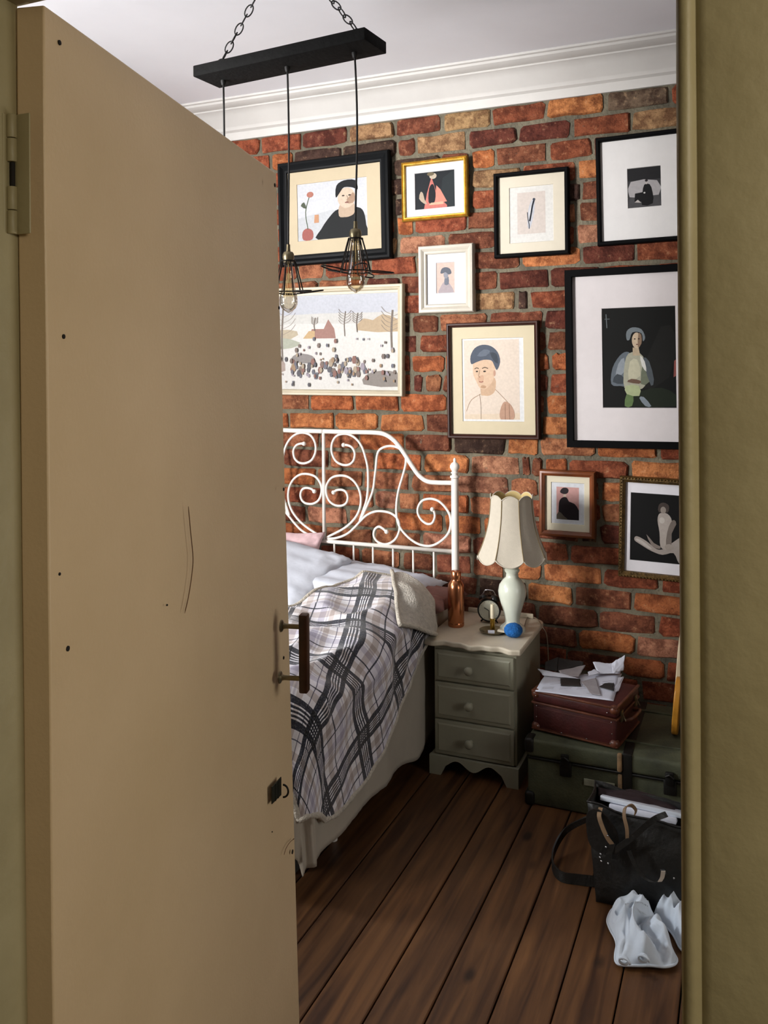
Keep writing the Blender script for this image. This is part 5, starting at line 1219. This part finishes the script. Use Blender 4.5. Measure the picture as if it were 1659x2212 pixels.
paper('cut_paper', 'grey cut-out paper with a rounded edge on the heap', [S6(430, 320), S6(600, 330), S6(668, 215), S6(400, 270)], [.006, .006, .022, .014], .002, PAPERG, PT + .006, 3)
paper('drawing_sheet', 'bluish sheet at the back right of the heap', [S6(790, 300), S6(1010, 300), S6(1030, 215), S6(740, 185)], [.006, .006, .020, .028], .006, PAPER, PT + .005, 4)
paper('drawing_sheet', 'creased bluish sheet standing up at the far right of the heap', [S6(940, 300), S6(1045, 270), S6(1060, 115), S6(925, 205)], [.012, .014, .060, .03], .010, PAPER, PT + .005, 5)
paper('dark_sheet', 'black sheet arching at the back of the paper heap', [S6(400, 290), S6(640, 260), S6(650, 190), S6(385, 140)], [.010, .010, .034, .044], .012, PAPERD, PT + .002, 6)
paper('dark_sheet', 'dark torn sheet standing upright at the back left of the heap', [S6(262, 265), S6(390, 275), S6(392, 135), S6(265, 185)], [.008, .008, .046, .030], .002, PAPERD, PT + .004, 7)
paper('cut_paper', 'small pale blue scrap in the middle of the heap', [S6(700, 320), S6(810, 295), S6(760, 255), S6(690, 285)], [.006, .008, .010, .010], .002, PAPER, PT + .008, 8)
paper('dark_sheet', 'small black cut-out near the front right of the heap', [S6(800, 430), S6(950, 470), S6(950, 392), S6(860, 395)], [.001, .001, .004, .004], .001, PAPERD, PT + .0035, 9)
paper('photo_print', 'grey printed sheet lying flat at the front of the heap', [S6(730, 505), S6(820, 515), S6(770, 340), S6(620, 380)], [.0005, .0005, .002, .002], .0005, PAPERG, PT + .0030, 10)
paper('drawing_sheet', 'pale sheet hanging over the right edge of the suitcase', [S6(950, 490), S6(1000, 470), S6(1050, 330), S6(990, 345)], [.004, .0, .004, .008], .002, PAPER, PT + .003, 11)
paper('photo_print', 'dark star-shaped print in the middle of the large sheet', [S6(420, 420), S6(620, 425), S6(610, 350), S6(415, 345)], [.0008, .0008, .002, .002], .001, PAPERD, PT + .0025, 12)

# ---- rounded boards leaning on the wall above the trunk
def board(name, label, x0, tilt, col, rx, rz, y0=3.21, z0=TZ + .004):
    pts = []
    for k in range(28):
        a = 2 * PI * k / 28; ca, sa = math.cos(a), math.sin(a)
        pts.append(Vector((x0, y0 + rx + rx * math.copysign(abs(ca) ** .8, ca) * 1.0, z0 + rz + rz * math.copysign(abs(sa) ** .8, sa))))
    top = max(p.z for p in pts); pts = [p + Vector(((p.z - z0) * tilt, 0, 0)) for p in pts]
    q = MB(); q.prism(pts, (.022, 0, 0)); o = fix(link(name, q, col, auto=40)); b = o.modifiers.new('b', 'BEVEL'); b.width = .004; b.segments = 2; b.limit_method = 'ANGLE'
    return tag(o, label, 'board')
board('rounded_board', 'amber wooden rounded board leaning at the right edge on the trunk', -.256, .08, AMBER, .08, .10)
board('rounded_board', 'cream wooden rounded board leaning behind the amber one on the trunk', -.262, .07, CREAMW, .10, .150, y0=3.40)

# ================================================================== BAG
BYf = 2.56
def bgp(px, py, dy=0.0): return PY(px, py, BYf + dy)
bl_ = PZ(1288, 1946, .0); bag = thing('leather_bag', 'open black leather bag with loose straps on the floor before the trunk', 'bag', (-.22, 2.68, 0))
x0b, x1b = bgp(1287, 1900).x, .02; zt0 = bgp(1262, 1742).z; xt0 = bgp(1266, 1742).x
def bag_pt(u, v, front):
    # u 0..1 left to right, v 0..1 bottom to top
    lean = .10 * v; bulge = .030 * math.sin(PI * u) * math.sin(PI * min(1, v * 1.1)) ** .7
    x = (x0b + (xt0 - x0b) * v) * (1 - u) + (x1b + .01 * v) * u
    ztop = zt0 * (1 - u) + (zt0 - .03) * u + .012 * nz(u * 6, 1.3)
    z = .003 + (ztop - .003) * v
    y = (BYf - bulge + .02 * v) if front else (BYf + .20 + bulge * .6 - .04 * v)
    y += .006 * nz(u * 7, v * 7, 3 if front else 5)
    return Vector((x, y, z))
n = 26
def side_join(nu_, nv_):
    loop = []
    for k in range(nv_ + 1):
        v = k / nv_; ring = [bag_pt(i / nu_, v, True) for i in range(nu_ + 1)]
        a = bag_pt(1, v, True); b = bag_pt(1, v, False); ring += [a.lerp(b, t) + Vector((.012 * math.sin(PI * t), 0, 0)) for t in (.2, .4, .6, .8)]
        ring += [bag_pt(1 - i / nu_, v, False) for i in range(nu_ + 1)]
        a = bag_pt(0, v, False); b = bag_pt(0, v, True); ring += [a.lerp(b, t) + Vector((-.012 * math.sin(PI * t) + .02 * math.sin(PI * t) * v, 0, 0)) for t in (.2, .4, .6, .8)]
        loop.append(ring)
    return loop
rings = side_join(24, 14); q = MB(); m_ = len(rings[0]); V = [p for r_ in rings for p in r_]
q.add(V, [(k * m_ + i, k * m_ + (i + 1) % m_, (k + 1) * m_ + (i + 1) % m_, (k + 1) * m_ + i) for k in range(len(rings) - 1) for i in range(m_)] + [tuple(range(m_ - 1, -1, -1))])
o = link('body', q, LEATH, bag, smooth=True); s_ = o.modifiers.new('s', 'SOLIDIFY'); s_.thickness = .004; s_.offset = -1
q = MB(); q.tube(rings[-1], .003, 6, closed=True); link('rim_binding', q, LEATH, bag, smooth=True)
def strapping(name, pts, w, wdir, m, thick=.003, par=bag, k=6):
    P = catmull(pts, k); V = []; q = MB(); n_ = len(P)
    for i, p in enumerate(P):
        d = Vector(wdir[0]).lerp(Vector(wdir[1]), i / (n_ - 1)).normalized(); t = (P[min(i + 1, n_ - 1)] - P[max(i - 1, 0)]).normalized(); nn = t.cross(d).normalized() * thick / 2
        V += [p + d * w / 2 + nn, p - d * w / 2 + nn, p - d * w / 2 - nn, p + d * w / 2 - nn]
    q.add(V, [(i * 4 + a, i * 4 + (a + 1) % 4, i * 4 + 4 + (a + 1) % 4, i * 4 + 4 + a) for i in range(n_ - 1) for a in range(4)] + [(0, 1, 2, 3), tuple((n_ - 1) * 4 + a for a in (3, 2, 1, 0))])
    return fix(link(name, q, m, par, auto=50))
def S5(x, y): return (1180 + x / 4.424, 1650 + y / 4.424)
# front pocket flap and tabs
fp = [bgp(*S5(x, y), -.036) for x, y in ((385, 480), (500, 440), (620, 560), (690, 700), (700, 900), (620, 905), (560, 870), (470, 830), (400, 730))]
q = MB(); q.prism(catmull(fp, 3, True), (0, .004, 0)); fix(link('front_flap', q, LEATH, bag, auto=40))
strapping('strap', [bgp(*S5(x, y), dy) for x, y, dy in ((520, 420, -.02), (505, 500, -.045), (535, 600, -.05), (580, 700, -.05), (630, 770, -.048))], .012, ((1, 0, 0), (1, 0, .6)), LEATHT)
strapping('strap', [bgp(*S5(x, y), dy) for x, y, dy in ((630, 760, -.048), (600, 860, -.05), (590, 960, -.05), (600, 1120, -.045))], .018, ((1, 0, 0), (1, 0, 0)), LEATH)
strapping('strap', [bgp(*S5(x, y), dy) for x, y, dy in ((775, 740, -.05), (770, 620, -.055), (745, 500, -.05), (755, 420, -.035), (810, 395, -.02), (855, 440, -.01), (850, 480, .0))], .010, ((1, 0, .1), (.6, .2, 1)), LEATHT)
strapping('strap', [bgp(*S5(x, y), dy) for x, y, dy in ((620, 850, -.045), (720, 780, -.05), (840, 690, -.052), (950, 590, -.05), (1050, 520, -.04), (1150, 480, -.02))], .016, ((-.5, 0, .8), (-.5, 0, .8)), LEATH)
strapping('strap', [bgp(*S5(x, y), dy) for x, y, dy in ((790, 830, -.05), (840, 950, -.055), (930, 1080, -.06), (1020, 1130, -.065), (1090, 1120, -.065), (1125, 1060, -.06), (1110, 1010, -.05))], .012, ((1, 0, .3), (1, 0, .2)), LEATH)
strapping('strap', [bgp(*S5(x, y), -.066) for x, y in ((1085, 1125), (1108, 1085), (1118, 1025))], .012, ((1, 0, .3), (1, 0, .2)), mat('strap_end', 'b8a998', .6))
for x, y in ((585, 688), (570, 796), (518, 862), (512, 893), (525, 930), (590, 952), (1220, 1095)):
    c = bgp(*S5(x, y), -.054); q = MB(); q.lathe([(.001, -.004), (.003, -.004), (.003, 0), (.0015, .0018), (.0004, .002)], c, 10, M=Matrix.Rotation(PI / 2, 4, 'X')); link('rivet', q, STEEL, bag, smooth=True)
# shoulder strap lying in a loop on the floor at the left
sp_ = [PZ(px, py, z) for px, py, z in ((1292, 1760, .20), (1262, 1772, .16), (1222, 1795, .08), (1198, 1835, .03), (1194, 1870, .016), (1212, 1893, .014), (1250, 1900, .014), (1295, 1905, .016))]
strapping('shoulder_strap', sp_, .030, ((0, -.6, .6), (0, .4, 1)), LEATH, .005)
# soft dark flap bunched over the laptop
q = MB(); rows = []
for i in range(15):
    v = i / 14; row = []
    for j in range(25):
        u = j / 24; a = PY(1292 + (1500 - 1292) * u, 1712 + 62 * u - 30 * math.sin(PI * u) * v, BYf + .11 + .10 * v)
        row.append(a + Vector((0, 0, -.004 + .010 * nz(u * 6, v * 4, 2) + .018 * math.sin(PI * v))))
    rows.append(row)
q.grid(rows); o = link('top_flap', q, mat('maroon_lining', '251114', .8, var=.2), bag, smooth=True); s_ = o.modifiers.new('s', 'SOLIDIFY'); s_.thickness = .006
# laptop and papers sticking out
def slab(name, quad, dy0, depth, thick, m, label, cat):
    a, b = PY(*quad[0], BYf + dy0), PY(*quad[1], BYf + dy0); e = (b - a); L_ = e.length; e.normalize(); back = Vector((0, 1, -.35)).normalized(); back = (back - e * back.dot(e)).normalized(); up_ = e.cross(back).normalized()
    M_ = Matrix.Translation(a) @ Matrix((e, back, up_)).transposed().to_4x4(); q = MB(); q.rbox((0, 0, -thick), (L_, depth, 0), min(.003, thick * .4), 2, M=M_); return tag(link(name, q, m, auto=40), label, cat)
slab('laptop', (S5(515, 300), S5(1400, 500)), .085, .09, .014, ALU, 'closed silver laptop sticking out of the black leather bag', 'laptop')
slab('notepad', (S5(600, 380), S5(1245, 520)), .070, .10, .018, PAPER, 'white notepad under the laptop in the black leather bag', 'notepad')

# ================================================================== CLOTHES ON THE FLOOR
def heap(name, label, outline, hgt, seed, m, cat='clothes', dirs=2):
    O = [PZ(px, py, .006) for px, py in outline]; O = resample([(p.x, p.y) for p in catmull(O, 6, True)] + [(O[0].x, O[0].y)], 121)[:-1]; c = O.mean(0); nr_ = 44; V = []; rng = []
    for i in range(nr_ + 1):
        t = i / nr_; row = []
        for k in range(120):
            x = c[0] + (O[k][0] - c[0]) * t; y = c[1] + (O[k][1] - c[1]) * t
            dx, dy = x * 16, y * 16
            wx = dx + 1.2 * nz(dx * .5, dy * .5, seed); wy = dy + 1.2 * nz(dx * .5 + 9, dy * .5, seed)
            rdg = (1 - abs(nz(wx * .95, wy * .42, seed + 1)) * 2.6); rdg2 = (1 - abs(nz(wx * 2.3, wy * 1.5, seed + 4)) * 2.4)
            env = (1 - t ** 5) ; z = .008 + hgt * env * (.45 + .42 * rdg + .26 * rdg2) + .006 * nz(dx * 3, dy * 3, 2) * env + .004
            row.append(Vector((x + .01 * nz(dx, dy, 7), y + .01 * nz(dx, dy, 8), max(.004, z))))
        rng.append(row)
    q = MB(); V = [p for r_ in rng for p in r_]; q.add(V, [(i * 120 + k, i * 120 + (k + 1) % 120, (i + 1) * 120 + (k + 1) % 120, (i + 1) * 120 + k) for i in range(1, nr_) for k in range(120)] + [(i0, 120 + (i0), 120 + (i0 + 1) % 120) for i0 in ()])
    # centre fan
    q.v[0] = tuple(sum((Vector(q.v[120 + k]) for k in range(120)), Vector()) / 120); q.f += [(0, 120 + (k + 1) % 120, 120 + k) for k in range(120)]; q.mi += [0] * 120
    # drop unused centre duplicates
    keep = [0] + list(range(120, len(q.v))); mp = {o_: i for i, o_ in enumerate(keep)}; q.v = [q.v[k] for k in keep]; q.f = [tuple(mp[i] for i in f) for f in q.f]
    root = thing(name, label, cat, (c[0], c[1], 0))
    o = link('cloth', q, m, root, smooth=True)
    s_ = o.modifiers.new('s', 'SOLIDIFY'); s_.thickness = .003; s_.offset = -1
    q2 = MB(); q2.tube([p + Vector((0, 0, .001)) for p in rng[-1]], .0035, 6, closed=True); link('hem', q2, m, root, smooth=True)
    return root, rng
g1, rg_ = heap('crumpled_shirt', 'crumpled pale blue-white shirt on the floorboards in front of the bag', [(1312, 1990), (1328, 1968), (1366, 1960), (1394, 1980), (1420, 2000), (1440, 2040), (1462, 2082), (1440, 2094), (1390, 2091), (1330, 2085), (1334, 2045), (1322, 2012)], .075, 3, GARM)
# rolled cuff and drawstring at its near hem
for (a, b) in (((1340, 2078), (1358, 2070)), ((1378, 2075), (1402, 2062))):
    c0 = PZ(*a, .03); c1 = PZ(*b, .04); q = MB(); c = (c0 + c1) / 2
    q.tube([c + Vector((.016 * math.cos(t) * (1 - .03 * i), -.012 + .004 * i / 4, .012 * math.sin(t) * (1 - .03 * i))) for i, t in enumerate([2 * PI * k / 12 for k in range(20)])], .0035, 6); link('rolled_cuff', q, GARM, g1, smooth=True)
heap('crumpled_towel', 'second heap of pale cloth half hidden by the right door casing', [(1412, 1990), (1420, 1972), (1448, 1968), (1490, 1980), (1530, 2010), (1520, 2060), (1480, 2062), (1458, 2032), (1436, 2008)], .08, 12, GARM)

# ================================================================== UNDER THE BED
q = MB(); q.rbox((-1.75, 2.34, .002), (-1.30, 2.8, .13), .006, 2); tag(link('storage_box', q, mat('dark_card', '2e2a24', .85, var=.2), auto=40), 'dark cardboard box pushed under the bed', 'box')
